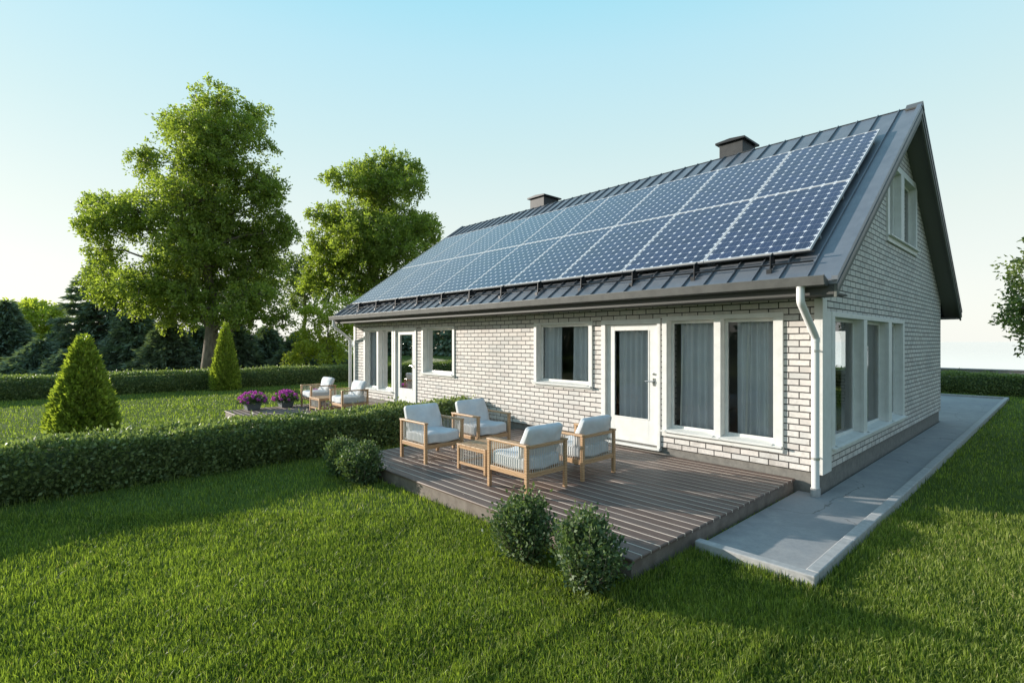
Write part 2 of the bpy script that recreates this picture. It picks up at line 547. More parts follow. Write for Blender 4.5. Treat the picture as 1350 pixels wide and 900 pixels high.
# ------------------------------------------------------------------ decks
def deck(x0, x1, y0, label):
    root = empty("wooden_deck", (x0, y0, -0.2), 0, label, "deck", "wooden terraces")
    n = int(round(-y0 / 0.14))
    mb = MB()
    for k in range(n):
        a = y0 + k * 0.14
        y_hi = min(a + 0.131, -0.012)
        sag = random.uniform(-0.0015, 0.0015)
        xe = random.uniform(-0.004, 0.004)
        mb.box(x0 + xe, x1 + xe, a, y_hi, -0.03 + sag, sag)
    o = mb.build("boards", M["deck"], root, bevel=0.011, seg=2)
    o.location = (-x0, -y0, 0.2)
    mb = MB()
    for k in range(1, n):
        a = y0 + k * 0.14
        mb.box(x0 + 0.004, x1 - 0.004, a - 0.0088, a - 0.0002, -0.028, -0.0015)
    o = mb.build("lit_edge_strips", M["deck_lit_edge"], root)  # pale strips stand in for board edges catching the sun
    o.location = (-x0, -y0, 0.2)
    mb = MB()
    mb.box(x0 + 0.025, x1 - 0.025, y0 + 0.02, y0 + 0.05, -0.4, -0.032)
    mb.box(x0 + 0.025, x0 + 0.055, y0 + 0.052, -0.02, -0.4, -0.032)
    mb.box(x1 - 0.055, x1 - 0.025, y0 + 0.052, -0.02, -0.4, -0.032)
    for k in range(9):
        xx = x0 + 0.3 + k * (x1 - x0 - 0.6) / 8
        mb.box(xx - 0.03, xx + 0.03, y0 + 0.06, -0.03, -0.3, -0.034)
    o = mb.build("fascia", M["deck_edge"], root, bevel=0.004)
    o.location = (-x0, -y0, 0.2)
    return root


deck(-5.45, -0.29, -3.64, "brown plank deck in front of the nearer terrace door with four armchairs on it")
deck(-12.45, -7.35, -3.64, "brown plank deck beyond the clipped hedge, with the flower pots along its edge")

# ------------------------------------------------------------------ house
XL, YD = -12.75, 8.7
EAVE_Y, EAVE_Z, SL, RY = -0.56, 2.46, 0.707, 4.35
X0, X1 = -13.05, 0.32
house = empty("house", (-6.35, 4.35, -0.15), 0,
              "white brick house with a dark standing seam metal roof covered in solar panels", "house")


def hchild(o):
    o.parent = house
    o.matrix_parent_inverse = Matrix.Translation((6.35, -4.35, 0.15))
    return o


def roof_z(y):
    return EAVE_Z + SL * (min(y, 2 * RY - y) - EAVE_Y)


def wall(mapf, u0, u1, z0, topf, holes, thick, extra_cuts=()):
    """solid wall standing on a line; mapf(u, n, z) -> xyz with n pointing outwards from the outer face (0)"""
    mb = MB()
    cuts = sorted(set([u0, u1] + [h[0] for h in holes] + [h[1] for h in holes] + list(extra_cuts)))
    for a, b in zip(cuts[:-1], cuts[1:]):
        mid = (a + b) / 2
        hs = sorted([h for h in holes if h[0] < mid < h[1]], key=lambda h: h[2])
        zlo = [z0, z0]
        spans = []
        for h in hs:
            spans.append((zlo, [h[2], h[2]])); zlo = [h[3], h[3]]
        spans.append((zlo, [topf(a), topf(b)]))
        for lo, hi in spans:
            for n in (0, -thick):
                mb.quad(mapf(a, n, lo[0]), mapf(b, n, lo[1]), mapf(b, n, hi[1]), mapf(a, n, hi[0]))
            mb.quad(mapf(a, 0, hi[0]), mapf(b, 0, hi[1]), mapf(b, -thick, hi[1]), mapf(a, -thick, hi[0]))
            mb.quad(mapf(a, 0, lo[0]), mapf(b, 0, lo[1]), mapf(b, -thick, lo[1]), mapf(a, -thick, lo[0]))
    for h in holes:
        for u in (h[0], h[1]):
            mb.quad(mapf(u, 0, h[2]), mapf(u, 0, h[3]), mapf(u, -thick, h[3]), mapf(u, -thick, h[2]))
    for u in (u0, u1):
        mb.quad(mapf(u, 0, z0), mapf(u, 0, topf(u)), mapf(u, -thick, topf(u)), mapf(u, -thick, z0))
    return mb


front = lambda u, n, z: (u, -n, z)
gabR = lambda u, n, z: (n, u, z)
gabL = lambda u, n, z: (XL - n, u, z)
back = lambda u, n, z: (u, YD + n, z)

H_FRONT = [(-2.14, -0.50, 0.36, 2.12), (-3.33, -2.26, 0.10, 2.10), (-4.97, -3.60, 0.92, 2.09),
           (-8.95, -7.63, 0.92, 2.09), (-10.31, -9.28, 0.10, 2.10), (-12.06, -10.40, 0.36, 2.12)]
H_GAB = [(0.42, 4.54, 0.36, 2.11), (3.37, 5.73, 3.47, 4.83)]
H_BACK = [(-3.0, -1.4, 0.9, 2.1), (-6.2, -5.0, 0.9, 2.1), (-11.0, -9.5, 0.9, 2.1)]
WT = 0.30
hchild(wall(front, XL + WT, -WT, 0.11, lambda u: 2.42, H_FRONT, WT).build("wall", M["brick"]))
hchild(wall(back, XL + WT, -WT, 0.11, lambda u: 2.42, H_BACK, WT).build("wall", M["brick"]))
gt = lambda y: roof_z(y) - 0.16
hchild(wall(gabR, 0.0, YD, 0.11, gt, H_GAB, WT, (RY,)).build("wall", M["brick"]))
hchild(wall(gabL, 0.0, YD, 0.11, gt, [(3.4, 5.3, 3.47, 4.83)], WT, (RY,)).build("wall", M["brick"]))
mb = MB()
mb.box(XL + 0.03, -0.03, 0.03, YD - 0.03, -0.5, 0.108)
hchild(mb.build("plinth", M["plinth"]))
mb = MB()
mb.box(XL + WT + .01, -WT - .01, WT + .01, YD - WT - .01, 0.11, 0.135)
hchild(mb.build("room_floor", M["room_floor"]))
mb = MB()
mb.box(XL + WT + .01, -WT - .01, WT + .01, YD - WT - .01, 2.36, 2.41)       # ceiling
mb.box(-6.5, -6.4, WT + .01, YD - WT - .01, 0.14, 2.35)                      # party wall
mb.box(-3.45, -3.37, 1.6, YD - WT - .01, 0.14, 2.35)
mb.box(-9.2, -9.1, 1.6, YD - WT - .01, 0.14, 2.35)
mb.box(-6.35, -3.5, 3.9, 4.0, 0.14, 2.35)
mb.box(XL + WT + .02, -9.21, 3.4, 3.5, 0.14, 2.35)
mb.box(-9.09, -6.51, 3.0, 3.1, 0.14, 2.35)
hchild(mb.build("partition", M["inner"]))

# roof: two slabs, standing seams, ridge cap
mb = MB()
ang = math.atan(SL); cs, sn = math.cos(ang), math.sin(ang)
T = 0.05
for side in (0, 1):
    f = (lambda y: y) if side == 0 else (lambda y: 2 * RY - y)
    poly = [(f(EAVE_Y), EAVE_Z), (f(RY), roof_z(RY)), (f(RY), roof_z(RY) - T / cs), (f(EAVE_Y), EAVE_Z - T / cs)]
    mb.prism(poly, X0, X1)
    k = 0
    xk = 0.0
    while xk > X0 + 0.1:
        w = 0.006
        hs = 0.032
        poly = [(f(EAVE_Y + 0.01), roof_z(EAVE_Y + 0.01) - 0.004), (f(RY - 0.01), roof_z(RY - .01) - 0.004),
                (f(RY - 0.01 - hs * sn), roof_z(RY - .01) + hs * cs), (f(EAVE_Y + 0.01 - hs * sn * 0.4), roof_z(EAVE_Y + .01) + hs * cs)]
        mb.prism(poly, xk - w, xk + w)
        xk -= 0.322
    # raised verge strips at both gable ends
    for xa, xb in ((X1 - 0.05, X1 + 0.012), (X0 - 0.012, X0 + 0.05)):
        poly = [(f(EAVE_Y - 0.02), EAVE_Z - 0.02), (f(RY), roof_z(RY) - 0.004), (f(RY), roof_z(RY) + 0.05), (f(EAVE_Y - 0.02), EAVE_Z + 0.03)]
        mb.prism(poly, xa, xb)
roof = hchild(mb.build("roof", M["roof"]))
mb = MB()
zr = roof_z(RY)
mb.prism([(RY - 0.14, zr - 0.14 * SL + 0.040), (RY, zr + 0.062), (RY + 0.14, zr - 0.14 * SL + 0.040), (RY + 0.13, zr - 0.13 * SL + 0.01), (RY, zr + 0.035), (RY - 0.13, zr - 0.13 * SL + 0.01)], X1 - 0.22, X1 + 0.016)
mb.prism([(RY - 0.035, zr - 0.01), (RY, zr + 0.012), (RY + 0.035, zr - 0.01)], X0, X1 - 0.22)
o = mb.build("ridge_cap", M["roof_trim"]); o.parent = roof
# barge boards at both gables (stepped) and dark soffit under the overhang
for xa, xb, xc in ((X1 - 0.035, X1 - 0.004, X1 + 0.004), (X0 + 0.004, X0 + 0.035, X0 - 0.004)):
    for side in (0, 1):
        f = (lambda y: y) if side == 0 else (lambda y: 2 * RY - y)
        up, dn = -0.062, -0.26
        hchild(MB().prism([(f(EAVE_Y + 0.01), EAVE_Z + up), (f(RY), zr + up), (f(RY), zr + dn), (f(EAVE_Y + 0.01), EAVE_Z + dn + 0.05)], xa, xb).build("barge_board", M["soffit"], bevel=0.004))
        q = (xb, xb + 0.012) if xc > xb else (xa - 0.012, xa)
        hchild(MB().prism([(f(EAVE_Y), EAVE_Z + up + 0.002), (f(RY), zr + up + 0.002), (f(RY), zr - 0.155), (f(EAVE_Y), EAVE_Z - 0.135)], *q).build("verge_trim", M["roof_trim"], bevel=0.003))
for side in (0, 1):
    f = (lambda y: y) if side == 0 else (lambda y: 2 * RY - y)
    for a, b in ((0.0025, X1 - 0.037), (X0 + 0.037, XL - 0.0025)):
        hchild(MB().prism([(f(EAVE_Y + 0.02), roof_z(EAVE_Y + .02) - 0.165), (f(RY), zr - 0.165), (f(RY), zr - 0.185), (f(EAVE_Y + 0.02), roof_z(EAVE_Y + .02) - 0.185)], a, b).build("gable_soffit", M["soffit"]))
# boxed eaves
for side in (0, 1):
    f = (lambda y: y) if side == 0 else (lambda y: 2 * RY - y)
    mb = MB()
    ya, yb = sorted((f(-0.55), f(-0.52)))
    mb.box(X0 + 0.036, X1 - 0.037, ya, yb, 2.285, 2.40)
    ya, yb = sorted((f(-0.519), f(-0.0025)))
    for k in range(4):
        w = (yb - ya) / 4
        mb.box(X0 + 0.037, X1 - 0.038, ya + k * w + 0.004, ya + (k + 1) * w - 0.004, 2.29, 2.305)
    mb.box(X0 + 0.05, X1 - 0.05, ya, yb, 2.306, 2.315)
    hchild(mb.build("eaves_box", M["eaves"]))
    # box gutter
    s = -1 if side == 0 else 1
    g0 = f(EAVE_Y - 0.005)
    mb = MB()
    poly = [(g0, 2.44), (g0, 2.37), (g0 + s * 0.13, 2.385), (g0 + s * 0.15, 2.490), (g0 + s * 0.135, 2.495), (g0 + s * 0.118, 2.40), (g0 + s * 0.012, 2.39), (g0 + s * 0.012, 2.44)]
    mb.prism(poly, X0 + 0.08, X1 - 0.09)
    for xe in (X0 + 0.078, X1 - 0.092):
        mb.prism([(g0, 2.445), (g0, 2.372), (g0 + s * 0.13, 2.387), (g0 + s * 0.146, 2.50)], xe - 0.004, xe + 0.006)
    hchild(mb.build("gutter", M["roof_trim"], bevel=0.003))

# snow guard along the eave
mb = MB()
yr = -0.30
for dy, dz in ((0, 0.075), (0.05, 0.165)):
    mb.tube([(-0.0, yr + dy, roof_z(yr + dy) + dz), (X0 + 0.3, yr + dy, roof_z(yr + dy) + dz)], 0.013, 6)
xk = -0.49
while xk > X0 + 0.3:
    z_ = roof_z(yr)
    mb.prism([(yr - 0.02, z_ + 0.0), (yr - 0.015, z_ + 0.19), (yr + 0.07, z_ + 0.24), (yr + 0.15, z_ + 0.115)], xk - 0.006, xk + 0.006)
    mb.box(xk - 0.03, xk + 0.03, yr - 0.06, yr - 0.04, roof_z(yr - .05) - 0.01, roof_z(yr - .05) + 0.05)
    xk -= 1.03
hchild(mb.build("snow_guard", M["dark_metal"]))

# chimneys
for xa, xb, ya, yb, zt, lab in ((-3.44, -2.90, 4.52, 5.20, 6.30, "wider dark chimney with a flat cap, nearer the gable"),
                                (-9.68, -9.07, 4.52, 5.20, 6.30, "small dark chimney further along the ridge")):
    c = MB().box(xa, xb, ya, yb, 5.2, zt)
    c.box(xa - 0.03, xb + 0.03, ya - 0.03, yb + 0.03, 5.2, 5.93)
    c = hchild(c.build("chimney", M["chimney"], bevel=0.006)); c["label"] = lab
    cp = MB()
    cp.prism([(xa - 0.07, zt + 0.002), (xb + 0.07, zt + 0.002), (xb + 0.07, zt + 0.045), ((xa + xb) / 2, zt + 0.075), (xa - 0.07, zt + 0.045)], ya - 0.07, yb + 0.07, "y")
    cp = cp.build("cap", M["dark_metal"], bevel=0.004); cp.parent = c

# ------------------------------------------------------------------ windows and doors
def lights(parent, mapf, ls, depth, sash=0.045, mid=None):
    for (a, b, z0, z1) in ls:
        mb = MB()
        n0, n1 = -depth - 0.03, -depth + 0.02
        def bx(u0, u1, za, zb, na=n0, nb=n1):
            p, q = mapf(u0, na, za), mapf(u1, nb, zb)
            mb.box(min(p[0], q[0]), max(p[0], q[0]), min(p[1], q[1]), max(p[1], q[1]), za, zb)
        bx(a, b, z0, z0 + sash * 1.25); bx(a, b, z1 - sash, z1)
        bx(a, a + sash, z0 + sash * 1.25, z1 - sash); bx(b - sash, b, z0 + sash * 1.25, z1 - sash)
        s_ = mb.build("sash", M["white"], parent, bevel=0.004)
        g = MB()
        g.quad(mapf(a + sash - 0.01, -depth, z0 + sash), mapf(b - sash + 0.01, -depth, z0 + sash), mapf(b - sash + 0.01, -depth, z1 - sash + .01), mapf(a + sash - 0.01, -depth, z1 - sash + .01))
        g.build("pane", M["glass"], parent)


def window(mapf, u0, u1, z0, z1, ls, depth=0.12, cas=0.028, sill=0.05, label=None, ext=0.0):
    """casing u0..u1 x z0..z1 on the wall face, openings ls inside it"""
    mb = MB()
    def bx(ua, ub, za, zb, na, nb):
        p, q = mapf(ua, na, za), mapf(ub, nb, zb)
        mb.box(min(p[0], q[0]), max(p[0], q[0]), min(p[1], q[1]), max(p[1], q[1]), za, zb)
    ls = sorted(ls)
    zo0, zo1 = ls[0][2], ls[0][3]
    bx(u0, u1, zo1, z1, -0.02, cas)                       # head board
    bx(u0, u1, z0, zo0, -0.02, cas)                       # apron board
    e = [u0] + [q for l in ls for q in (l[0], l[1])] + [u1]
    for a, b in zip(e[0::2], e[1::2]):
        bx(a, b, zo0, zo1, -0.02, cas)                    # stiles between and beside the lights
        if (a, b) not in ((e[0], e[1]), (e[-2], e[-1])):
            bx(a, b, zo0, zo1, -depth - 0.03, -0.0205)    # posts run back to the sashes
    for (a, b, za, zb) in ls:                             # reveal linings
        bx(a - 0.03, a, za, zb, -depth - 0.03, -0.0205) if a == ls[0][0] else None
        bx(b, b + 0.03, za, zb, -depth - 0.03, -0.0205) if b == ls[-1][1] else None
    bx(ls[0][0] - 0.03, ls[-1][1] + 0.03, zo1, zo1 + 0.02, -depth - 0.03, -0.0205)
    bx(ls[0][0] - 0.03, ls[-1][1] + 0.03, zo0 - 0.03, zo0, -depth - 0.03, -0.0205)
    w = hchild(mb.build("window", M["white"], bevel=0.004))
    if label: w["label"] = label
    wi = Matrix.Identity(4)
    lights(w, mapf, [(a + 0.002, b - 0.002, za + 0.002, zb - 0.002) for a, b, za, zb in ls], depth)
    # sloping sill
    sb = MB()
    pts = [(-depth + 0.02, zo0 + 0.022), (cas + sill, zo0 - 0.012), (cas + sill, zo0 - 0.034), (cas + 0.002, zo0 - 0.03), (cas + 0.002, zo0 + 0.001), (-depth + 0.02, zo0 + 0.001)]
    for (a, b) in [(l[0] + 0.003, l[1] - 0.003) for l in ls]:
        i = len(sb.v)
        sb.v += [mapf(a, n, z) for n, z in pts[:2] + pts[4:]] + [mapf(b, n, z) for n, z in pts[:2] + pts[4:]]
        sb.f += [(i, i + 1, i + 2, i + 3), (i + 7, i + 6, i + 5, i + 4)] + [(i + k, i + 4 + k, i + 4 + (k + 1) % 4, i + (k + 1) % 4) for k in range(4)]
    p, q = mapf(u0 - 0.0, cas + 0.001, 0), mapf(u1 + 0.0, cas + sill, 0)
    sb.box(min(p[0], q[0]), max(p[0], q[0]), min(p[1], q[1]), max(p[1], q[1]), zo0 - 0.036, zo0 - 0.012)
    s_ = sb.build("sill", M["white"], w, bevel=0.003)
    return w


def fix_children():
    """window children were modelled in world space: hang them under their parents without moving them"""
    bpy.context.view_layer.update()


ZT = 2.07
window(front, -2.20, -0.44, 0.295, 2.135, [(-2.12, -1.37, 0.40, ZT), (-1.27, -0.56, 0.40, ZT)], label="tall two light window beside the nearer terrace door")
window(front, -5.00, -3.57, 0.90, 2.105, [(-4.93, -3.65, 0.975, ZT)], label="square window left of the nearer terrace door")
window(front, -8.98, -7.60, 0.90, 2.105, [(-8.91, -7.68, 0.975, ZT)], label="square window beside the farther terrace door")
window(front, -12.09, -10.37, 0.295, 2.135, [(-12.0, -11.30, 0.40, ZT), (-11.20, -10.46, 0.40, ZT)], label="tall two light window at the far end of the long wall")
window(gabR, 0.33, 4.60, 0.295, 2.135, [(0.46, 1.84, 0.40, ZT), (2.02, 3.38, 0.40, ZT), (3.60, 4.48, 0.40, ZT)], label="wide three light window low in the gable wall")
window(gabR, 3.33, 5.77, 3.44, 4.87, [(3.45, 4.33, 3.56, 4.76), (4.58, 5.64, 3.56, 4.76)], depth=0.10, label="small two light window high in the gable")
for a, b, l in ((-3.0, -1.4, 0), (-6.2, -5.0, 0), (-11.0, -9.5, 0)):
    window(back, a - 0.05, b + 0.05, 0.86, 2.14, [(a + 0.03, b - 0.03, 0.93, 2.07)])
window(gabL, 3.33, 5.37, 3.44, 4.87, [(3.45, 5.25, 3.56, 4.76)], depth=0.10)


def door(x0, x1, label):
    """casing x0..x1 on the front wall, half glazed leaf"""
    mb = MB()
    mb.box(x0, x0 + 0.085, -0.028, 0.10, 0.085, 2.03)
    mb.box(x1 - 0.055, x1, -0.028, 0.10, 0.085, 2.03)
    mb.box(x0, x1, -0.028, 0.10, 2.032, 2.11)
    mb.box(x0, x1, -0.05, 0.20, 0.045, 0.083)            # threshold
    fr = hchild(mb.build("door_frame", M["white"], bevel=0.004))
    fr["label"] = label
    a, b = x0 + 0.088, x1 - 0.058
    ga, gb, gz0, gz1 = a + 0.15, b - 0.17, 0.50, 1.93
    mb = MB()
    y0, y1 = 0.022, 0.068
    mb.box(a, ga, y0, y1, 0.09, 2.028); mb.box(gb, b, y0, y1, 0.09, 2.028)
    mb.box(ga, gb, y0, y1, 0.09, gz0); mb.box(ga, gb, y0, y1, gz1, 2.028)
    for p, q, r, s in ((ga - 0.012, ga + 0.012, gz0, gz1), (gb - 0.012, gb + 0.012, gz0, gz1)):
        mb.box(p, q, y0 - 0.006, y0 - 0.0005, r, s)
    mb.box(ga, gb, y0 - 0.006, y0 - 0.0005, gz0 - 0.012, gz0 + 0.012)
    leaf = mb.build("door_leaf", M["white"], fr, bevel=0.003)
    g = MB(); g.quad((ga, 0.045, gz0), (gb, 0.045, gz0), (gb, 0.045, gz1), (ga, 0.045, gz1))
    g.build("pane", M["glass"], fr)
    hb = MB()
    hx = b - 0.075
    hb.box(hx - 0.02, hx + 0.02, y0 - 0.012, y0 - 0.001, 1.05, 1.17)
    hb.tube([(hx, y0 - 0.01, 1.12), (hx, y0 - 0.055, 1.12), (hx - 0.012, y0 - 0.062, 1.12), (hx - 0.13, y0 - 0.062, 1.12)], 0.010, 10)
    hb.tube([(hx, y0 - 0.001, 1.235), (hx, y0 - 0.02, 1.235)], 0.02, 14)
    hb.build("handle", M["steel"], fr, smooth=False, bevel=0.001)
    return fr


door(-3.37, -2.235, "nearer white half glazed terrace door")
door(-10.35, -9.24, "farther white half glazed terrace door")

# corner boards
mb = MB()
mb.box(-0.075, 0.0015, -0.022, -0.0005, 0.095, 2.284)
mb.box(0.002, 0.022, -0.022, 0.14, 0.095, 2.284)
mb.box(0.002, 0.022, 0.14, 0.327, 0.095, 2.13)
hchild(mb.build("corner_board", M["white"], bevel=0.003))
mb = MB()
mb.box(XL - 0.0015, XL + 0.12, -0.022, -0.0005, 0.095, 2.284)
hchild(mb.build("corner_board", M["white"], bevel=0.003))

# downpipes
for x_, lab in ((-0.03, "white downpipe at the near corner"), (XL - 0.02, "white downpipe at the far corner")):
    pts = [(x_, -0.64, 2.40), (x_, -0.64, 2.24)]
    for k in range(1, 5):
        a = k / 4 * R(52)
        pts.append((x_, -0.64 + 0.07 * (1 - math.cos(a)), 2.24 - 0.07 * math.sin(a)))
    d = Vector((0, math.sin(R(52)), -math.cos(R(52))))
    p = Vector(pts[-1]); k_ = (-0.115 - 0.035 - p.y) / d.y
    q = p + d * k_
    pts.append(tuple(q))
    for k in range(1, 5):
        a = R(52) * (1 - k / 4)
        q = Vector(pts[-1]) + Vector((0, math.sin(a), -math.cos(a))) * 0.022
        pts.append(tuple(q))
    yq = pts[-1][1]
    pts.append((x_, yq, -0.05))
    mb = MB(); mb.tube(pts, 0.044, 16)
    mb.tube([(x_, -0.64, 2.40), (x_, -0.64, 2.375)], 0.052, 16)
    mb.tube([(x_, yq, 1.80), (x_, yq, 1.74)], 0.049, 16)
    dp = hchild(mb.build("downpipe", M["pipe"], smooth=True))
    dp["label"] = lab
    for o_m in [dp.modifiers.new("edge", "EDGE_SPLIT")]:
        o_m.split_angle = R(40)
    for zz in (1.62, 0.30):
        bb = MB()
        bb.tube([(x_, yq, zz), (x_, yq, zz + 0.03)], 0.049, 16)
        bb.box(x_ - 0.008, x_ + 0.008, yq + 0.03, -0.02, zz + 0.008, zz + 0.022)
        bb.build("bracket", M["alu"], dp)
    sh = MB(); sh.tube([(x_, yq, -0.045), (x_, yq, PATH_Z + 0.002)], 0.055, 16)
    sh.build("pipe_shoe", M["kerb"], dp)

# ------------------------------------------------------------------ curtains
def curtain(mapf, u0, u1, z0, z1, n, label, bright_at=None, lean=0.0, seed=0, parts=True):
    r = random.Random(seed)
    mb = MB()
    N = max(16, int((u1 - u0) / 0.008))
    ph = r.uniform(0, 6)
    rows = [z1, (z0 + z1) / 2, z0]
    i0 = len(mb.v)
    for ri, z in enumerate(rows):
        amp = 0.030 + 0.008 * ri
        for k in range(N + 1):
            u = u0 + (u1 - u0) * k / N
            w = math.sin(u * 2 * math.pi / 0.12 + ph + 1.4 * math.sin(u * 7 + ri * 0.5)) + 0.4 * math.sin(u * 31 + ph)
            mb.v.append(mapf(u + lean * ri * (1 - k / N), -n + amp * w, z))
    for ri in range(2):
        for k in range(N):
            a = i0 + ri * (N + 1) + k
            mb.f.append((a, a + 1, a + N + 2, a + N + 1))
    o = mb.build("curtain", M["curtain"], smooth=True)
    tag(o, label, "curtain", "grey curtains behind the windows")
    if bright_at is not None:  # pale strip stands in for a bright line of light beside the curtain
        h = MB()
        ha, hb = bright_at
        h.quad(mapf(ha, -n + 0.04, z1 - 0.25), mapf(ha + 0.022, -n + 0.04, z1 - 0.25), mapf(hb + 0.03, -n + 0.045, z0), mapf(hb, -n + 0.045, z0))
        h.build("bright_line", M["bright_line"], o)
    return o


curtain(front, -1.99, -1.39, 0.375, 2.1, 0.215, "grey curtain behind the left light of the tall window beside the nearer door", (-1.97, -2.01), seed=1)
curtain(front, -1.12, -0.58, 0.375, 2.1, 0.215, "grey curtain behind the right light of the tall window nearest the house corner", (-0.98, -1.01), seed=2)
curtain(front, -3.14, -2.42, 0.375, 2.05, 0.16, "grey curtain behind the glass of the nearer terrace door", seed=3)
curtain(front, -5.05, -4.45, 0.95, 2.1, 0.22, "left grey curtain of the square window near the nearer door", seed=4)
curtain(front, -4.22, -3.66, 0.95, 2.1, 0.215, "right grey curtain of the square window near the nearer door", seed=5)
curtain(front, -9.0, -8.35, 0.95, 2.1, 0.22, "left grey curtain in the square window beside the farther door", seed=6)
curtain(front, -8.15, -7.72, 0.95, 2.1, 0.22, "right grey curtain in the square window beside the farther door", seed=13)
curtain(front, -11.98, -11.32, 0.375, 2.1, 0.215, "grey curtain behind the leftmost light of the far tall window", seed=7)
curtain(front, -11.18, -10.5, 0.375, 2.1, 0.215, "grey curtain behind the right light of the far tall window", seed=8)
curtain(front, -10.14, -9.5, 0.375, 2.05, 0.16, "grey curtain behind the glass of the farther terrace door", seed=9)
curtain(gabR, 0.50, 1.30, 0.375, 2.1, 0.225, "grey curtain in the gable window light nearest the corner", seed=10)
curtain(gabR, 1.95, 2.75, 0.375, 2.1, 0.225, "grey curtain beside the first post of the gable window", seed=11)
curtain(gabR, 3.3, 4.5, 0.375, 2.1, 0.225, "wide grey curtain in the far light of the gable window", seed=12)

# ------------------------------------------------------------------ solar panels
def solar():
    root = empty("solar_panel")
    tag(root, None, "solar panel", "solar panels mounted on the roof")
    g = MB(); hw, hh = PW / 2, PH / 2
    g.quad((-hw + .012, -hh + .012, 0.036), (hw - .012, -hh + .012, 0.036), (hw - .012, hh - .012, 0.036), (-hw + .012, hh - .012, 0.036))
    g.build("glass", M["solar"], root)
    f = MB()
    w = 0.012
    f.box(-hw, hw, -hh, -hh + w, 0, 0.04); f.box(-hw, hw, hh - w, hh, 0, 0.04)
    f.box(-hw, -hw + w, -hh + w, hh - w, 0, 0.04); f.box(hw - w, hw, -hh + w, hh - w, 0, 0.04)
    f.build("frame", M["panel_frame"], root)
    b = MB(); b.quad((-hw + .01, -hh + .01, 0.004), (hw - .01, -hh + .01, 0.004), (hw - .01, hh - .01, 0.004), (-hw + .01, hh - .01, 0.004))
    b.build("backsheet", M["dark_metal"], root)
    for yy in (-0.6, 0.6):
        MB().box(-hw, hw, yy - 0.02, yy + 0.02, -0.06, -0.001).build("mounting_rail", M["alu"], root)
    return root


sp0 = solar()
ORD = ["first", "second", "third", "fourth", "fifth", "sixth", "seventh", "eighth", "ninth"]
first = True
for row in range(2):
    for c_ in range(9):
        o = sp0 if first else copy_tree(sp0)
        first = False
        yc = -0.10 + (row + 0.5) * 1.725
        n = Vector((0, -sn, cs))
        base = Vector((-0.07 - (c_ + 0.5) * 1.388, yc, roof_z(yc))) + n * 0.085
        o.location = base
        o.rotation_euler = (ang, 0, 0)
        o["label"] = "blue solar panel, %s from the gable end in the %s row" % (ORD[c_], ("lower", "upper")[row])

# ------------------------------------------------------------------ furniture
def pillow(name, sx, sy, sz, parent, loc=(0, 0, 0), rx=0.0, e=5.0, seed=0, lens=0.0):
    n = 14
    vs, fs = {}, []
    r = random.Random(seed)
    px, py = r.uniform(0, 9), r.uniform(0, 9)
    def key(x, y, z):
        k = (round(x, 5), round(y, 5), round(z, 5))
        return vs.setdefault(k, len(vs))
    for ax in range(3):
        for sgn in (-1, 1):
            for i in range(n):
                for j in range(n):
                    q = []
                    for a, b in ((i, j), (i + 1, j), (i + 1, j + 1), (i, j + 1)):
                        p = [0, 0, 0]
                        p[ax] = sgn; p[(ax + 1) % 3] = -1 + 2 * a / n; p[(ax + 2) % 3] = -1 + 2 * b / n
                        q.append(key(*p))
                    fs.append(tuple(q))
    verts = []
    for (x, y, z) in vs:
        l = (abs(x) ** e + abs(y) ** e + abs(z) ** e) ** (1 / e)
        x, y, z = x / l, y / l, z / l
        x0_, y0_ = x, y
        puff = 1 + 0.10 * (1 - x * x) * (1 - y * y)
        wr = 0.012 * math.sin(5 * x + px) * math.sin(4 * y + py)
        if lens:
            puff *= (1 - lens) + lens * (max(0.0, 1 - abs(x) ** 3.5) * max(0.0, 1 - abs(y) ** 3.5)) ** 0.45
            wr += 0.006 * math.sin(11 * x + 3 * y + px) * (abs(x) * abs(y))
        verts.append((x * sx / 2, y * sy / 2, z * sz / 2 * puff + wr))
    me = bpy.data.meshes.new(name); me.from_pydata(verts, [], fs)
    bm = bmesh.new(); bm.from_mesh(me); bmesh.ops.recalc_face_normals(bm, faces=bm.faces); bm.to_mesh(me); bm.free()
    me.polygons.foreach_set("use_smooth", [True] * len(me.polygons))
    me.materials.append(M["cushion"])
    o = bpy.data.objects.new(name, me); COL.objects.link(o)
    o.parent = parent; o.location = loc; o.rotation_euler = (rx, 0, 0)
    return o


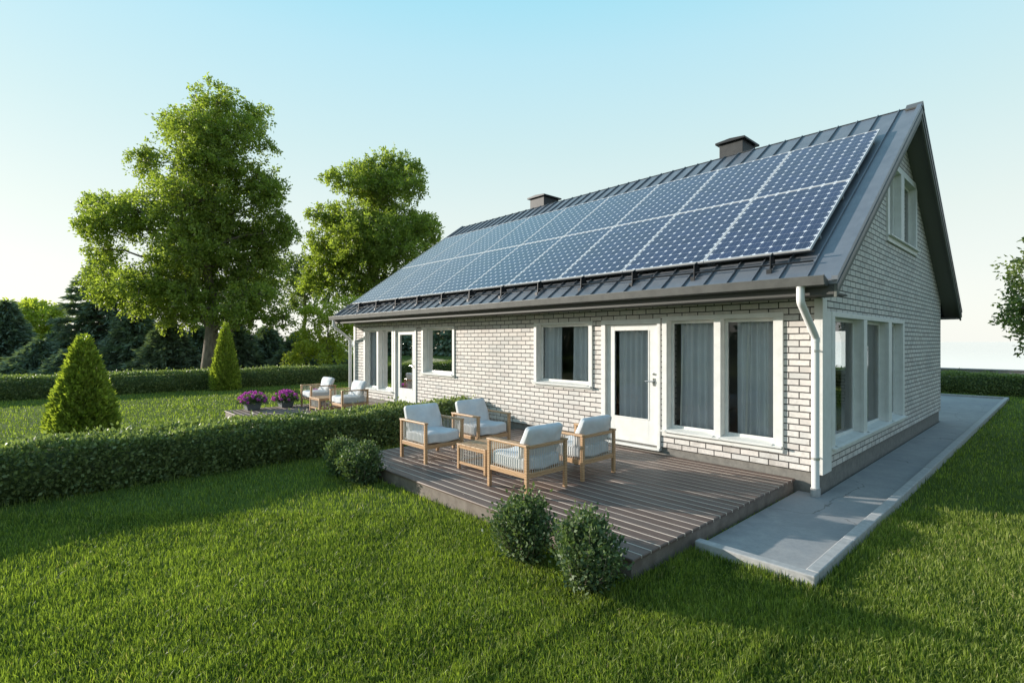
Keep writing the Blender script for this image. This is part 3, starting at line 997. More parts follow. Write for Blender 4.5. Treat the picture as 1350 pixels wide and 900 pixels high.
def armchair():
    """faces local -y, 0.70 x 0.70 m"""
    root = empty("armchair")
    h = 0.345
    tk = M["teak"]
    for sx in (-1, 1):
        for sy in (-1, 1):
            x, y = sx * (h - 0.022), sy * (h - 0.022)
            MB().box(x - 0.021, x + 0.021, y - 0.021, y + 0.021, 0.0, 0.558).build("leg", tk, root, bevel=0.004)
    for sx in (-1, 1):
        x = sx * (h - 0.022)
        MB().box(x - 0.032, x + 0.032, -h - 0.003, h + 0.003, 0.559, 0.585).build("armrest", tk, root, bevel=0.006)
        MB().box(x - 0.014, x + 0.014, -h + 0.044, h - 0.044, 0.205, 0.262).build("side_rail", tk, root, bevel=0.003)
        c = MB()
        k = -h + 0.06
        while k < h - 0.05:
            c.tube([(x, k, 0.263), (x, k + 0.001, 0.558)], 0.0042, 5, False)
            k += 0.037
        c.build("cord_panel", M["cord"], root)
    for sy in (-1, 1):
        y = sy * (h - 0.022)
        MB().box(-h + 0.044, h - 0.044, y - 0.013, y + 0.013, 0.205, 0.262).build("front_rail" if sy < 0 else "back_rail", tk, root, bevel=0.003)
    y = h - 0.022
    MB().box(-h + 0.056, h - 0.056, y - 0.013, y + 0.013, 0.535, 0.572).build("top_rail", tk, root, bevel=0.004)
    c = MB(); k = -h + 0.06
    while k < h - 0.05:
        c.tube([(k, y, 0.263), (k, y, 0.534)], 0.0042, 5, False)
        k += 0.037
    c.build("cord_panel", M["cord"], root)
    s = MB()
    for k in range(7):
        yy = -h + 0.07 + k * 0.085
        s.box(-h + 0.037, h - 0.037, yy, yy + 0.06, 0.238, 0.256)
    s.build("seat_slats", tk, root)
    pillow("seat_cushion", 0.61, 0.63, 0.165, root, (0, -0.02, 0.345), 0, 8, seed=1)
    pillow("back_cushion", 0.61, 0.43, 0.155, root, (0, 0.225, 0.57), R(68), 12, seed=2, lens=0.72)
    return root


ac = armchair()
chairs = [
    # x, y, facing (local -y turned to), label
    (-4.475, -2.745, 90, "armchair facing the low table, nearer of the two backed by the hedge"),
    (-4.475, -1.78, 90, "armchair facing the low table, nearer the wall of the two backed by the hedge"),
    (-2.372, -2.785, -90, "armchair closest to the two round shrubs at the deck corner"),
    (-2.372, -1.81, -90, "armchair right in front of the nearer terrace door, seen from behind"),
    (-11.67, -1.55, 0, "armchair on the far deck next to the flower pots"),
    (-9.92, -1.50, 0, "armchair on the far deck, the one closer to the hedge"),
]
for i, (x, y, rz, lab) in enumerate(chairs):
    o = ac if i == 0 else copy_tree(ac)
    o.location = (x, y, 0.001)
    o.rotation_euler = (0, 0, R(rz))
    tag(o, lab.replace("armchair", "teak armchair with pale cushions", 1) if len(lab.split()) < 12 else "teak " + lab, "armchair", "teak armchairs on the two decks")


def low_table():
    root = empty("low_table")
    tk = M["teak"]
    hx, hy = 0.31, 0.35
    tp = MB()
    for k in range(6):
        a = -hx + k * (2 * hx / 6)
        tp.box(a + 0.0015, a + 2 * hx / 6 - 0.0015, -hy, hy, 0.322, 0.345)
    tp.build("tabletop", tk, root, bevel=0.003)
    for sx in (-1, 1):
        for sy in (-1, 1):
            x, y = sx * (hx - 0.024), sy * (hy - 0.024)
            MB().box(x - 0.019, x + 0.019, y - 0.019, y + 0.019, 0, 0.321).build("leg", tk, root, bevel=0.003)
    for sx in (-1, 1):
        x = sx * (hx - 0.024)
        MB().box(x - 0.012, x + 0.012, -hy + 0.044, hy - 0.044, 0.285, 0.320).build("apron", tk, root)
        MB().box(x - 0.012, x + 0.012, -hy + 0.044, hy - 0.044, 0.07, 0.105).build("stretcher", tk, root)
        c = MB(); k = -hy + 0.06
        while k < hy - 0.05:
            c.tube([(x, k, 0.106), (x, k, 0.284)], 0.004, 5, False); k += 0.037
        c.build("cord_panel", M["cord"], root)
    for sy in (-1, 1):
        y = sy * (hy - 0.024)
        MB().box(-hx + 0.044, hx - 0.044, y - 0.012, y + 0.012, 0.285, 0.320).build("apron", tk, root)
        MB().box(-hx + 0.044, hx - 0.044, y - 0.012, y + 0.012, 0.07, 0.105).build("stretcher", tk, root)
        c = MB(); k = -hx + 0.06
        while k < hx - 0.05:
            c.tube([(k, y, 0.106), (k, y, 0.284)], 0.004, 5, False); k += 0.037
        c.build("cord_panel", M["cord"], root)
    return root


lt = low_table()
lt.location = (-3.36, -2.53, 0.001)
tag(lt, "low square teak table between the four armchairs on the nearer deck", "table", "low teak tables")
o = copy_tree(lt)
o.location = (-10.76, -1.68, 0.001)
tag(o, "low square teak table between the two armchairs on the far deck", "table", "low teak tables")

# flower pots
def flower_pot(x, y, label, s=1.0, seed=0):
    r = np.random.default_rng(seed)
    root = empty("flower_pot", (x, y, 0.001), 0, label, "flower pot", "flower pots on the far deck")
    mb = MB(); q = 0.17 * s
    i = 0
    h = 0.17 * s
    mb.v += [(-q * .8, -q * .8, 0), (q * .8, -q * .8, 0), (q * .8, q * .8, 0), (-q * .8, q * .8, 0), (-q, -q, h), (q, -q, h), (q, q, h), (-q, q, h),
             (-q * .88, -q * .88, h), (q * .88, -q * .88, h), (q * .88, q * .88, h), (-q * .88, q * .88, h),
             (-q * .86, -q * .86, h - .03), (q * .86, -q * .86, h - .03), (q * .86, q * .86, h - .03), (-q * .86, q * .86, h - .03)]
    mb.f += [(3, 2, 1, 0)] + [(k, (k + 1) % 4, 4 + (k + 1) % 4, 4 + k) for k in range(4)] + [(4 + k, 4 + (k + 1) % 4, 8 + (k + 1) % 4, 8 + k) for k in range(4)] + [(8 + k, 8 + (k + 1) % 4, 12 + (k + 1) % 4, 12 + k) for k in range(4)]
    mb.build("pot", M["pot"], root, bevel=0.006)
    sb = MB(); sb.quad((-q * .86, -q * .86, h - .03), (q * .86, -q * .86, h - .03), (q * .86, q * .86, h - .03), (-q * .86, q * .86, h - .03))
    sb.build("soil", M["soil"], root)
    n = 900
    d = unit(r.normal(size=(n, 3))); d[:, 2] = np.abs(d[:, 2])
    rad = r.random((n, 1)) ** 0.5
    P = d * rad * np.array([0.32, 0.32, 0.20]) * s + np.array([0, 0, h - 0.02])
    leaves("leaves", P, d + r.normal(size=(n, 3)) * 0.5, 0.07 * s, 0.016, M["shrub"], root, rng=r)
    n = 60
    c = unit(r.normal(size=(n, 3))); c[:, 2] = np.abs(c[:, 2]) + 0.15
    c = c * np.array([0.32, 0.32, 0.23]) * s + np.array([0, 0, h])
    P = np.repeat(c, 16, 0)
    dd = unit(r.normal(size=(len(P), 3)) + np.array([0, 0, 0.4]))
    leaves("blossoms", P, dd, 0.045, 0.014, M["flower"], root, rng=r)


flower_pot(-12.18, -3.06, "dark pot of magenta flowers standing at the outer corner of the far deck", 1.05, 1)
flower_pot(-12.20, -2.22, "dark pot of magenta flowers, second along the edge of the far deck", 1.0, 2)
flower_pot(-12.22, -1.35, "pot of magenta flowers partly hidden behind the far armchair", 0.95, 3)

# ------------------------------------------------------------------ hedges and shrubs
def hedge(name, x0, x1, y0, y1, z0, z1, n, L, label, group, seed=0, matl=None):
    r = np.random.default_rng(seed)
    dx, dy, dz = x1 - x0, y1 - y0, z1 - z0
    areas = np.array([dy * dz, dy * dz, dx * dz, dx * dz, dx * dy])
    f = r.choice(5, n, p=areas / areas.sum())
    P = np.stack([x0 + r.random(n) * dx, y0 + r.random(n) * dy, z0 + r.random(n) * dz], -1)
    N = np.zeros((n, 3))
    for k, (ax, v, s) in enumerate(((0, x0, -1), (0, x1, 1), (1, y0, -1), (1, y1, 1), (2, z1, 1))):
        mk = f == k
        P[mk, ax] = v
        N[mk, ax] = s
    bul = (vnoise(P[:, 1] + P[:, 0] * 0.7 + 60, P[:, 2] * 1.3 + P[:, 0] + 60, seed + 5, 4, 1.6) - 0.5) * 0.20
    dep = r.random(n) ** 1.6 * 0.11
    P = P + N * (bul - dep + 0.03)[:, None] + r.normal(size=(n, 3)) * 0.012
    P[:, 2] = np.maximum(P[:, 2], z0 + 0.01)
    tuft = r.random(n) < 0.05
    P[tuft] += N[tuft] * r.random((tuft.sum(), 1)) ** 2 * 0.13
    D = N * 0.8 + r.normal(size=(n, 3)) * 0.65 + np.array([0, 0, 0.45])
    s = 0.10
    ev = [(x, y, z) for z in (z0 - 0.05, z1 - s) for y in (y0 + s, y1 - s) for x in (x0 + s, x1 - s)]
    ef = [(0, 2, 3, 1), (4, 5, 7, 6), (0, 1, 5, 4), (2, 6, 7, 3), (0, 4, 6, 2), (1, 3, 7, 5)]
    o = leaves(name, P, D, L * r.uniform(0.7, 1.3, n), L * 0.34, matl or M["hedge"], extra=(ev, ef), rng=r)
    return tag(o, label, "hedge", group)


hedge("hedge", -7.25, -6.48, -13.5, -0.06, -0.2, 0.42, 76000, 0.056, "low clipped hedge dividing the garden, running from the house wall across the lawn", "clipped hedges", 1)
hedge("hedge", -22.4, -21.5, -30.0, 12.0, -0.2, 0.52, 90000, 0.075, "clipped hedge at the far side of the left lawn, in front of the dark trees", "clipped hedges", 2)
hedge("hedge", -9.0, 14.0, 18.2, 19.1, -0.22, 0.50, 60000, 0.075, "clipped hedge past the end of the concrete path on the right", "clipped hedges", 3)

o = MB().box(-6, 40, 26.3, 26.7, -0.4, 0.36)
o.box(-6.05, 40.05, 26.25, 26.75, 0.36, 0.42)
tag(o.build("garden_wall", M["wall_far"], bevel=0.01), "low grey wall seen above the hedge at the right edge", "wall")


def shrub(x, y, w, h, label, seed, n=5200, L=0.042):
    r = np.random.default_rng(seed)
    z = float(gz(x, y))
    root = empty("shrub", (x, y, z), 0, label, "shrub", "small round shrubs along the deck edge")
    tw = MB()
    nt = 46
    P = []; D = []
    for k in range(nt):
        a = r.random() * 2 * math.pi
        e = r.random() ** 0.6
        tip = Vector((math.cos(a) * e * w / 2 * r.uniform(.75, 1.05), math.sin(a) * e * w / 2 * r.uniform(.75, 1.05), h * (1.0 - 0.42 * e ** 2) * r.uniform(0.82, 1.06)))
        b0 = Vector((tip.x * 0.15, tip.y * 0.15, 0))
        mid = (b0 + tip) / 2 + Vector((tip.x * 0.22, tip.y * 0.22, -0.02))
        tw.tube([b0, mid, tip], [0.006, 0.004, 0.0015], 4, False)
        m_ = n // nt
        t_ = 1 - r.random(m_) ** 1.3 * 0.9
        b0, mid, tp = np.array(b0), np.array(mid), np.array(tip)
        c = ((1 - t_) ** 2)[:, None] * b0 + (2 * t_ * (1 - t_))[:, None] * mid + (t_ ** 2)[:, None] * tp
        spread = 0.045
        P.append(c + r.normal(size=(m_, 3)) * spread)
        D.append(r.normal(size=(m_, 3)) * 0.6 + unit(c - np.array([0, 0, h * 0.3])) * 0.8 + np.array([0, 0, 0.5]))
    P = np.vstack(P); D = np.vstack(D); P[:, 2] = np.maximum(P[:, 2], 0.01)
    tw.build("stems", M["bark"], root)
    leaves("foliage", P, D, L * r.uniform(0.6, 1.25, len(P)), L * 0.30, M["shrub"], root, rng=r)


shrub(-1.20, -3.97, 0.62, 0.57, "round dark green shrub left of the one closest to the camera", 21)
shrub(-0.50, -4.0, 0.64, 0.57, "round dark green shrub closest to the camera, at the outer corner of the deck", 22)
shrub(-4.47, -3.88, 0.62, 0.54, "round dark green shrub at the hedge end of the deck, touching the deck edge", 23)
shrub(-5.08, -3.90, 0.62, 0.50, "round dark green shrub in the shade right beside the clipped hedge", 24)


def thuja(px, py, d, h, w, label, n, L, seed):
    r = np.random.default_rng(seed)
    b = at(px, py, d); z = float(gz(b[0], b[1]))
    root = empty("conical_thuja", (b[0], b[1], z), 0, label, "thuja", "cone shaped evergreens on the lawn")
    MB().tube([(0, 0, -0.1), (0, 0, h * 0.9)], [0.05, 0.01], 8).build("trunk", M["bark"], root)
    t_ = 1 - np.sqrt(r.random(n))                       # more towards the base
    prof = (1 - t_) ** 0.72 * (1 - 0.16 * np.exp(-t_ * 9))
    a = r.random(n) * 2 * math.pi
    nb = 26                                             # clumpy vertical sprays
    lump = 0.10 * np.sin(a * 9 + t_ * 14) * np.sin(t_ * 23 + a * 3) + 0.06 * np.sin(a * 17 + 40 * t_)
    rr = w / 2 * prof * (1 + lump) * (1 - r.random(n) ** 1.8 * 0.5)
    P = np.stack([np.cos(a) * rr, np.sin(a) * rr, t_ * h * 0.97], -1)
    D = np.stack([np.cos(a) * 0.8, np.sin(a) * 0.8, np.full(n, 0.9)], -1) + r.normal(size=(n, 3)) * 0.35
    leaves("crown", P, D, L * r.uniform(0.6, 1.3, n), L * 0.22, M["thuja"], root, rng=r)


thuja(110, 578, 10.4, 2.13, 1.22, "large yellow green conical thuja just beyond the front hedge on the left", 15000, 0.105, 31)
thuja(297, 514, 20.7, 2.75, 1.12, "smaller conical thuja standing by the far hedge, below the big tree", 12000, 0.11, 32)

# ------------------------------------------------------------------ trees
def branch_to(mb, a, b, r0, r1, rr, wob=0.08, seg=6):
    a, b = np.array(a), np.array(b)
    L = np.linalg.norm(b - a)
    pts = [a]
    n = 5
    for k in range(1, n):
        t_ = k / n
        p = a + (b - a) * t_ + rr.normal(size=3) * L * wob * math.sin(math.pi * t_) * 0.5
        p[2] += L * 0.06 * math.sin(math.pi * t_)
        pts.append(p)
    pts.append(b)
    mb.tube([tuple(p) for p in pts], [r0 + (r1 - r0) * k / n for k in range(n + 1)], seg, False)
    return pts


def tree(name, base_px, d, trunk_r, top_py, lobes, n, L, matl, label, group=None, seed=0, ws=0.26, drop=0.0, base_z=None, depth_k=0.9, lobe_k=1.0):
    r = np.random.default_rng(seed)
    b = at(base_px, 450, d); z0 = float(gz(b[0], b[1])) if base_z is None else base_z
    b[2] = z0
    root = empty(name, tuple(b), 0, label, "tree", group)
    top = at(base_px + 4, top_py, d) - b
    tr = MB()
    H = top[2]
    npt = 10
    tp = [np.array([0, 0, -0.2])] + [np.array([top[0] * (k / npt) ** 1.5 + r.normal() * 0.012 * H * (k > 1), top[1] * (k / npt) ** 1.5 + r.normal() * 0.012 * H * (k > 1), H * k / npt]) for k in range(1, npt + 1)]
    tr.tube([tuple(p) for p in tp], [trunk_r * 1.35] + [trunk_r * (1 - 0.9 * (k / npt) ** 0.9) for k in range(1, npt + 1)], 12)
    C_, R_ = [], []
    for (px, py, rx, ry) in lobes:
        rxm, rym = rx * d / FPX * lobe_k, ry * d / FPX * lobe_k
        off = r.uniform(-1, 1) * depth_k * min(rxm * 1.2, 0.22 * H)
        c = at(px, py, d) + FWD * off - b
        C_.append(c); R_.append((rxm, rxm, rym))
    Ps, Ds = [], []
    vol = np.array([q[0] * q[2] for q in R_]); cnt = (n * vol / vol.sum()).astype(int)
    for c, q, m_ in zip(C_, R_, cnt):
        # limb from trunk to lobe
        hz = max(0.12 * H, min(c[2] - q[2] * 0.8 - 0.15 * abs(np.linalg.norm(c[:2])), H * 0.9))
        k = hz / H * npt; i = int(min(k, npt - 1)); st = tp[i] + (tp[i + 1] - tp[i]) * (k - i)
        lr = max(0.03, trunk_r * 0.33 * (1 - hz / H) + 0.02)
        branch_to(tr, st, c, lr, lr * 0.35, r)
        per = 26
        ntw = max(6, m_ // per)
        dirs = unit(r.normal(size=(ntw, 3)))
        rad = r.random(ntw) ** 0.42
        lump = 1 + 0.22 * np.sin(dirs[:, 0] * 5 + c[0]) * np.sin(dirs[:, 2] * 6 + c[2]) + r.normal(size=ntw) * 0.08
        cen = c + dirs * (rad * lump)[:, None] * np.array(q)
        for j in range(0, ntw, 9):
            branch_to(tr, c + (cen[j] - c) * 0.05, cen[j], lr * 0.3, 0.012, r, 0.12, 4)
        # sprays: leaves strung along a short drooping twig pointing outwards
        od = unit(dirs * 0.9 + r.normal(size=(ntw, 3)) * 0.55 + np.array([0, 0, 0.05 - drop]))
        tl = ws * q[0] ** 0.5 * r.uniform(0.7, 1.5, ntw) + 0.15
        tt = r.random((ntw, per))
        P = cen[:, None] + od[:, None] * (tl[:, None] * (tt - 0.3))[..., None]
        P[..., 2] -= tt ** 2 * tl[:, None] * (0.25 + drop)
        P += r.normal(size=P.shape) * (0.10 * tl[:, None, None] + 0.05)
        D = od[:, None] * 0.7 + r.normal(size=P.shape) * 0.7 - np.array([0, 0, 0.15 + drop])
        Ps.append(P.reshape(-1, 3)); Ds.append(D.reshape(-1, 3))
    P = np.vstack(Ps); D = np.vstack(Ds)
    tr.build("trunk", M["bark"], root, smooth=True)
    leaves("crown", P, D, L * r.uniform(0.6, 1.3, len(P)), L * 0.27, matl, root, rng=r)
    return root


TREES = "broadleaf trees behind the far hedge"
L1 = [(270, 275, 62, 56), (245, 365, 74, 34), (315, 345, 56, 44), (290, 205, 46, 38), (252, 150, 42, 28), (292, 140, 34, 26), (222, 160, 26, 18), (325, 150, 26, 22), (330, 182, 34, 24), (275, 185, 40, 28), (352, 190, 12, 8),
      (205, 215, 22, 24), (222, 245, 34, 34), (262, 240, 36, 34), (300, 225, 40, 32), (335, 240, 36, 32), (358, 262, 26, 30),
      (130, 268, 30, 18), (112, 262, 14, 10), (150, 295, 36, 28), (125, 300, 20, 16), (195, 285, 40, 34), (245, 295, 44, 34), (300, 290, 44, 34), (345, 300, 36, 28), (376, 300, 16, 20),
      (215, 330, 50, 28), (275, 335, 50, 28), (330, 330, 36, 24), (140, 330, 26, 18),
      (150, 370, 34, 26), (175, 395, 44, 22), (128, 392, 18, 14), (215, 380, 44, 26), (260, 388, 44, 28), (305, 385, 46, 28), (345, 395, 36, 26), (230, 415, 44, 18), (320, 418, 50, 18), (375, 420, 22, 14)]
tree("big_tree", 277, 30, 0.42, 165, L1, 140000, 0.175, M["leaf_big"], "tallest leafy tree with a thick pale trunk behind the far hedge", TREES, 41, lobe_k=0.90)
L2 = [(498, 245, 44, 34), (490, 315, 60, 44), (470, 218, 28, 16), (505, 208, 30, 16), (535, 222, 24, 20), (450, 240, 22, 12), (490, 245, 40, 22), (545, 250, 22, 16),
      (430, 290, 22, 16), (450, 290, 30, 26), (495, 285, 36, 26), (540, 290, 30, 24), (562, 305, 22, 26), (425, 320, 20, 16),
      (440, 345, 40, 26), (490, 335, 44, 28), (535, 335, 36, 24), (470, 375, 50, 24), (420, 370, 22, 20), (520, 370, 40, 20)]
tree("broad_tree", 497, 38, 0.36, 235, L2, 80000, 0.21, M["leaf_big"], "second leafy tree rising above the left end of the roof", TREES, 42, lobe_k=0.90)
L3 = [(395, 345, 26, 14), (375, 365, 28, 16), (410, 380, 30, 16), (365, 350, 14, 9), (390, 395, 30, 14), (350, 375, 20, 12)]
tree("sparse_tree", 400, 44, 0.2, 350, L3, 6500, 0.26, M["leaf_far"], "thin see through tree in the gap between the two big trees", TREES, 43)
L4 = [(425, 415, 26, 18), (450, 430, 24, 18), (410, 445, 24, 16), (440, 460, 30, 18), (470, 405, 24, 14), (400, 465, 20, 14)]
tree("yellow_green_tree", 430, 30, 0.12, 410, L4, 9000, 0.17, M["leaf_yellow"], "yellow green tree in front of the dark conifers by the house's left end", TREES, 44)
L5 = [(42, 408, 30, 14), (62, 416, 26, 16), (25, 405, 16, 10), (30, 430, 26, 14), (70, 440, 22, 12), (88, 450, 14, 10), (55, 455, 34, 18), (85, 468, 16, 10)]
tree("yellow_green_tree", 52, 42, 0.16, 420, L5, 13000, 0.26, M["leaf_yellow"], "pale yellow green tree at the far left behind the dark bushes", TREES, 45)
L6 = [(1352, 345, 15, 12), (1360, 375, 22, 14), (1345, 405, 22, 14), (1370, 420, 26, 20), (1355, 445, 18, 12), (1400, 380, 40, 40), (1395, 330, 30, 24), (1430, 420, 40, 30)]
tree("garden_tree", 1415, 12.5, 0.13, 330, L6, 6200, 0.115, M["leaf_far"], "tree at the right edge of the picture with only its outer leaves showing", None, 46, ws=0.2)


def conifer(px, top_py, d, w_px, label, seed, n_lev=17, bottom=0.02, group="dark conifers behind the far hedge", dense=1.0):
    r = np.random.default_rng(seed)
    b = at(px, 450, d); b[2] = float(gz(b[0], b[1]))
    top = at(px, top_py, d)[2] - b[2]
    W = w_px * d / FPX / 2
    root = empty("conifer", tuple(b), 0, label, "conifer", group)
    tr = MB(); tr.tube([(0, 0, -0.2), (0, 0, top)], [W * 0.07 + 0.05, 0.02], 8)
    Ps, Ds = [], []
    for lv in range(n_lev):
        t_ = lv / (n_lev - 1)
        z = top * (bottom + (0.97 - bottom) * t_)
        rad = W * (1 - t_) ** 0.85 + 0.1
        nb = int(5 + 8 * (1 - t_))
        for k in range(nb):
            a = 2 * math.pi * (k + r.random() * 0.8) / nb
            ln = rad * r.uniform(0.72, 1.12)
            m_ = int((22 + 60 * ln) * dense)
            s = r.random(m_) ** 0.7
            ca, sa = math.cos(a), math.sin(a)
            side = r.normal(size=m_) * 0.20 * ln * (1.1 - s) * 1.0 + r.normal(size=m_) * 0.05
            x = ca * s * ln - sa * side; y = sa * s * ln + ca * side
            zz = z - s ** 2 * ln * 0.16 + 0.10 * ln * np.clip(s - 0.75, 0, 1) - np.abs(side) * 0.25 + r.normal(size=m_) * 0.06
            zz = zz + r.normal() * 0.04 * top / n_lev
            Ps.append(np.stack([x, y, np.maximum(zz, 0.05)], -1))
            Ds.append(np.stack([ca - sa * side * 3, sa + ca * side * 3, np.full(m_, -0.25)], -1) + r.normal(size=(m_, 3)) * 0.35)
            if k % 2 == 0:
                tr.tube([(0, 0, z), (ca * ln * 0.85, sa * ln * 0.85, z - ln * 0.12)], [0.035, 0.01], 4, False)
    P = np.vstack(Ps); D = np.vstack(Ds)
    tr.build("trunk", M["bark"], root)
    L = 0.012 * d
    leaves("crown", P, D, L * r.uniform(0.6, 1.4, len(P)), L * 0.16, M["needle"], root, rng=r)


CONS = [(8, 396, 36, 90), (55, 448, 33, 110), (92, 462, 32, 70), (132, 330, 37, 135), (178, 398, 35, 110), (222, 418, 33, 90), (262, 430, 36, 90), (310, 424, 34, 100), (352, 432, 36, 95), (392, 440, 33, 80), (432, 448, 37, 80)]
CL = ["tall dark conifer at the very left edge of the picture", "low broad dark conifer below the pale tree on the left", "small dark conifer between the pale tree and the big thuja's tip",
      "tallest dark conifer, its drooping boughs showing left of the big tree", "broad dark conifer left of the big tree trunk", "dark conifer just left of the thick trunk, lower than its neighbour",
      "dark conifer directly behind the thick pale trunk", "dark conifer right behind the smaller thuja", "dark conifer right of the smaller thuja, above the flower pots",
      "dark conifer behind the yellow green tree", "dark conifer closest to the house end"]
for i, (c, l) in enumerate(zip(CONS, CL)):
    conifer(*c, l, 60 + i)

def belt_conifer(x, y, h, w, seed, label):
    d_ = 50.0
    r0 = np.random.default_rng(seed)
    px, top_py = 0, 0
    r = r0
    root = empty("conifer", (x, y, float(gz(x, y))), 0, label, "conifer", "conifers along the sunny side of the garden")
    MB().tube([(0, 0, -0.2), (0, 0, h)], [0.2, 0.03], 8).build("trunk", M["bark"], root)
    n = 2600
    t_ = 1 - np.sqrt(r.random(n)); a = r.random(n) * 2 * math.pi
    rr = w / 2 * (1 - t_) ** 0.8 * (0.55 + 0.45 * r.random(n)) * (1 + 0.2 * np.sin(t_ * 60))
    P = np.stack([np.cos(a) * rr, np.sin(a) * rr, 0.2 + t_ * h * 0.97], -1)
    D = np.stack([np.cos(a), np.sin(a), np.full(n, -0.3)], -1) + r.normal(size=(n, 3)) * 0.4
    leaves("crown", P, D, 0.75, 0.16, M["needle"], root, rng=r)


for i in range(11):
    f_ = i / 10
    belt_conifer(-66 + 34 * f_ + random.uniform(-2, 2), -28 - 34 * f_ + random.uniform(-2, 2), random.uniform(6.5, 9.0), 7.5, 200 + i, "dark conifer in the belt beyond the left edge of the picture")
for i in range(10):
    f_ = i / 9
    belt_conifer(-26 + 50 * f_ + random.uniform(-2, 2), -64 + random.uniform(-2, 2), random.uniform(6.5, 9.0), 7.5, 220 + i, "dark conifer in the belt behind the photographer")

# ------------------------------------------------------------------ grass blades
def grass(n):
    r = np.random.default_rng(5)
    d = 1.2 * (34 / 1.2) ** r.random(n)
    d = np.where(r.random(n) < 0.25, 2.3 + 3.5 * r.random(n), d)
    a = r.uniform(-R(60), R(60), n)
    dirv = FWD[None, :2] * np.cos(a)[:, None] + RGT[None, :2] * np.sin(a)[:, None]
    xy = CAM[:2] + dirv * (d / np.cos(np.clip(a, -1.0, 1.0)))[:, None] * 1.0
    # nudge off the sampling rings
    x, y = xy[:, 0], xy[:, 1]
    bad = (x > -0.26) & (x < 0.745) & (y > -2.695) & (y < 16.42)
    bad |= (x > -14.5) & (x < 0.6) & (y > 0) & (y < 16.42)
    bad |= (x > -5.45) & (x < -0.28) & (y > -3.66)  & (y < 1)
    bad |= (x > -12.45) & (x < -7.34) & (y > -3.66) & (y < 1)
    bad |= (x > -7.15) & (x < -6.58) & (y < 0)
    bad |= (x > XL) & (x < 0) & (y > 0) & (y < YD)
    bad |= (y > 29) | (x < -60)
    x, y, d = x[~bad], y[~bad], d[~bad]
    n = len(x)
    cl = vnoise(x * 0.8 + y * 0.6 + 50, y * 0.8 - x * 0.6 + 50, 8, 4, 3.0)
    big = vnoise(x * 0.6 + y * 0.8 + 90, y * 0.6 - x * 0.8 + 90, 9, 5, 0.5)
    sc = np.maximum(1.0, d / 5.0)
    h = (0.024 + 0.034 * r.random(n) ** 2.2 + 0.030 * cl + 0.012 * big) * np.minimum(sc ** 0.12, 1.3)
    # taller tufts left by the mower against the deck and kerb
    edge = ((np.abs(y + 3.68) < 0.07) & (x < -0.2)) | ((np.abs(x + 0.25) < 0.08) & (y < -2.6)) | ((np.abs(x - 0.79) < 0.05)) | ((np.abs(y + 2.75) < 0.06) & (x > -0.3) & (x < 0.8)) | (np.abs(x + 6.45) < 0.1)
    h = np.where(edge, h * 1.35, h)
    w = 0.0036 * sc ** 0.85 * r.uniform(0.6, 1.35, n)
    yaw = r.random(n) * 2 * math.pi
    lean = np.abs(r.normal(size=n)) * 0.34 + 0.04
    ld = r.random(n) * 2 * math.pi + 0.0
    S = np.stack([np.cos(yaw), np.sin(yaw), np.zeros(n)], -1)
    Ld = np.stack([np.cos(ld), np.sin(ld), np.zeros(n)], -1)
    B = np.stack([x, y, gz(x, y) - 0.008], -1)
    Z = np.array([0, 0, 1.0])
    h1 = h[:, None]
    mid = B + Z * h1 * 0.55 + Ld * h1 * lean[:, None] * 0.25
    tip = B + Z * h1 * (1 - 0.25 * lean[:, None]) + Ld * h1 * lean[:, None] * 0.95
    V = np.stack([B - S * w[:, None], B + S * w[:, None], mid + S * w[:, None] * 0.8, mid - S * w[:, None] * 0.8, tip], 1).reshape(-1, 3)
    base = (np.arange(n) * 5)[:, None]
    idx = (base + np.array([0, 1, 2, 3, 3, 2, 4])).ravel()
    sizes = np.tile([4, 3], n)
    tint = np.clip(0.10 + 0.90 * r.random(n) ** 1.5 + 0.55 * (cl - 0.45) + 0.30 * (big - 0.5), 0, 0.93)
    tint = np.where(r.random(n) < 0.012 + 0.05 * np.clip(big - 0.62, 0, 1) * 4, 1.0, tint)
    o = fast_mesh("grass", V, sizes, idx, M["grass"], tint=np.repeat(tint, 2))
    tag(o, kind="stuff")


grass(600000)

# ------------------------------------------------------------------ light
SUN_EL, SUN_PHI = 14.0, 30.0          # height; angle between the sunbeams and the long wall
sd = Vector((-math.cos(R(SUN_EL)) * math.cos(R(SUN_PHI)), -math.cos(R(SUN_EL)) * math.sin(R(SUN_PHI)), math.sin(R(SUN_EL))))
sl = bpy.data.lights.new("sun", "SUN")
sl.energy = 4.2
sl.angle = R(0.8)
sl.color = (1.0, 0.92, 0.82)
so = bpy.data.objects.new("sun", sl)
COL.objects.link(so)
so.rotation_euler = sd.to_track_quat("Z", "Y").to_euler()
so.location = (-30, -20, 20)

world = bpy.data.worlds.new("World")
scene.world = world
world.use_nodes = True
nt = world.node_tree
bg = nt.nodes["Background"]
sky = nt.nodes.new("ShaderNodeTexSky")
sky.sky_type = "NISHITA"
sky.sun_disc = False
sky.sun_elevation = R(SUN_EL)
sky.sun_rotation = math.atan2(sd.x, sd.y)
sky.air_density = 1.0
sky.dust_density = 1.2
sky.ozone_density = 1.5
tc = nt.nodes.new("ShaderNodeTexCoord")
sep = nt.nodes.new("ShaderNodeSeparateXYZ")
mxn = nt.nodes.new("ShaderNodeMath"); mxn.operation = "MAXIMUM"; mxn.inputs[1].default_value = 0.004
cmb = nt.nodes.new("ShaderNodeCombineXYZ")
nt.links.new(tc.outputs["Generated"], sep.inputs[0])
nt.links.new(sep.outputs[0], cmb.inputs[0]); nt.links.new(sep.outputs[1], cmb.inputs[1])
nt.links.new(sep.outputs[2], mxn.inputs[0]); nt.links.new(mxn.outputs[0], cmb.inputs[2])
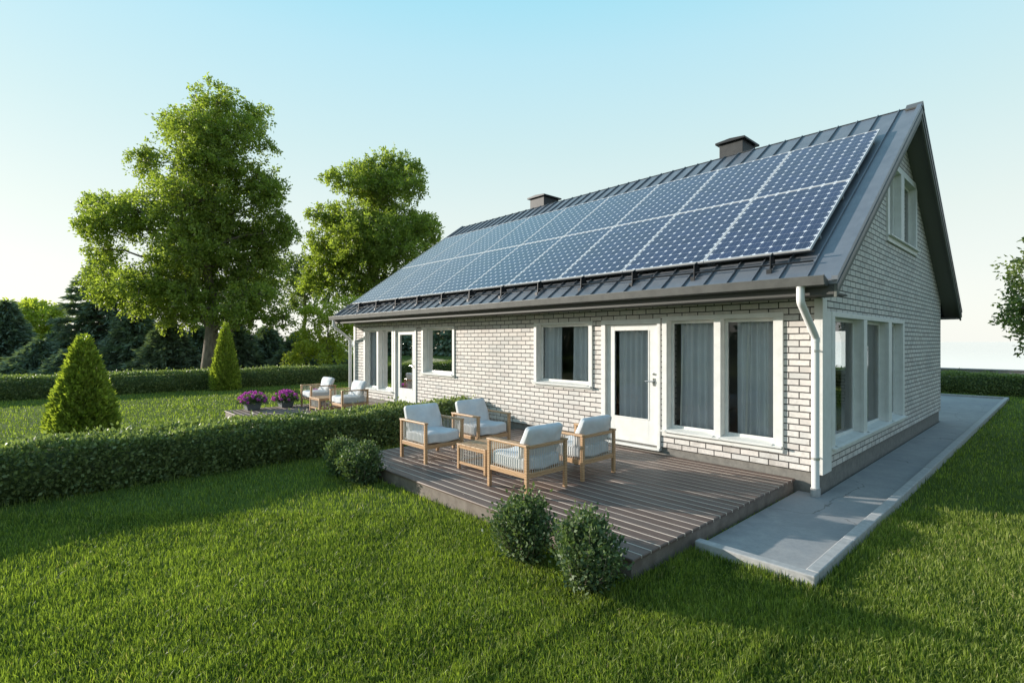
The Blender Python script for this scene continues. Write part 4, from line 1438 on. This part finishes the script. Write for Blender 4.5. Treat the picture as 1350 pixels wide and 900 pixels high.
nt.links.new(cmb.outputs[0], sky.inputs["Vector"])
# thin high haze: pale cream at the horizon, clear pale blue higher up
rp = nt.nodes.new("ShaderNodeValToRGB")
stops = [(0.0, (0.95, 0.96, 0.90)), (0.08, (0.91, 0.935, 0.88)), (0.20, (0.80, 0.89, 0.84)), (0.34, (0.64, 0.84, 0.85)), (0.48, (0.50, 0.80, 0.90)), (0.57, (0.37, 0.76, 0.91)), (0.74, (0.33, 0.60, 0.78)), (1.0, (0.26, 0.50, 0.74))]
e = rp.color_ramp.elements
while len(e) < len(stops): e.new(0.5)
for i, (p, c) in enumerate(stops):
    e[i].position = p; e[i].color = (*c, 1)
nt.links.new(sep.outputs[2], rp.inputs[0])
sc_ = nt.nodes.new("ShaderNodeVectorMath"); sc_.operation = "SCALE"; sc_.inputs["Scale"].default_value = 1 / (0.15 * 2 ** 0.6)
# the sky turned away from the sun is deeper
mr = nt.nodes.new("ShaderNodeMapRange"); mr.interpolation_type = "SMOOTHSTEP"
mr.inputs["From Min"].default_value = 0.0; mr.inputs["From Max"].default_value = 0.5; mr.inputs["To Max"].default_value = 0.52
nt.links.new(sep.outputs[0], mr.inputs["Value"])
dk = nt.nodes.new("ShaderNodeMix"); dk.data_type = "RGBA"
nt.links.new(mr.outputs[0], dk.inputs[0]); nt.links.new(rp.outputs[0], dk.inputs[6]); dk.inputs[7].default_value = (0.11, 0.19, 0.31, 1)
nt.links.new(dk.outputs[2], sc_.inputs[0])
mixn = nt.nodes.new("ShaderNodeMix"); mixn.data_type = "RGBA"; mixn.inputs[0].default_value = 0.93
nt.links.new(sky.outputs[0], mixn.inputs[6]); nt.links.new(sc_.outputs[0], mixn.inputs[7])
nt.links.new(mixn.outputs[2], bg.inputs["Color"])
bg.inputs["Strength"].default_value = 0.15

scene.view_settings.view_transform = "Standard"
scene.view_settings.look = "None"
scene.view_settings.exposure = 0.67
scene.view_settings.gamma = 1
scene.render.engine = "CYCLES"
scene.cycles.max_bounces = 8
scene.cycles.transparent_max_bounces = 12
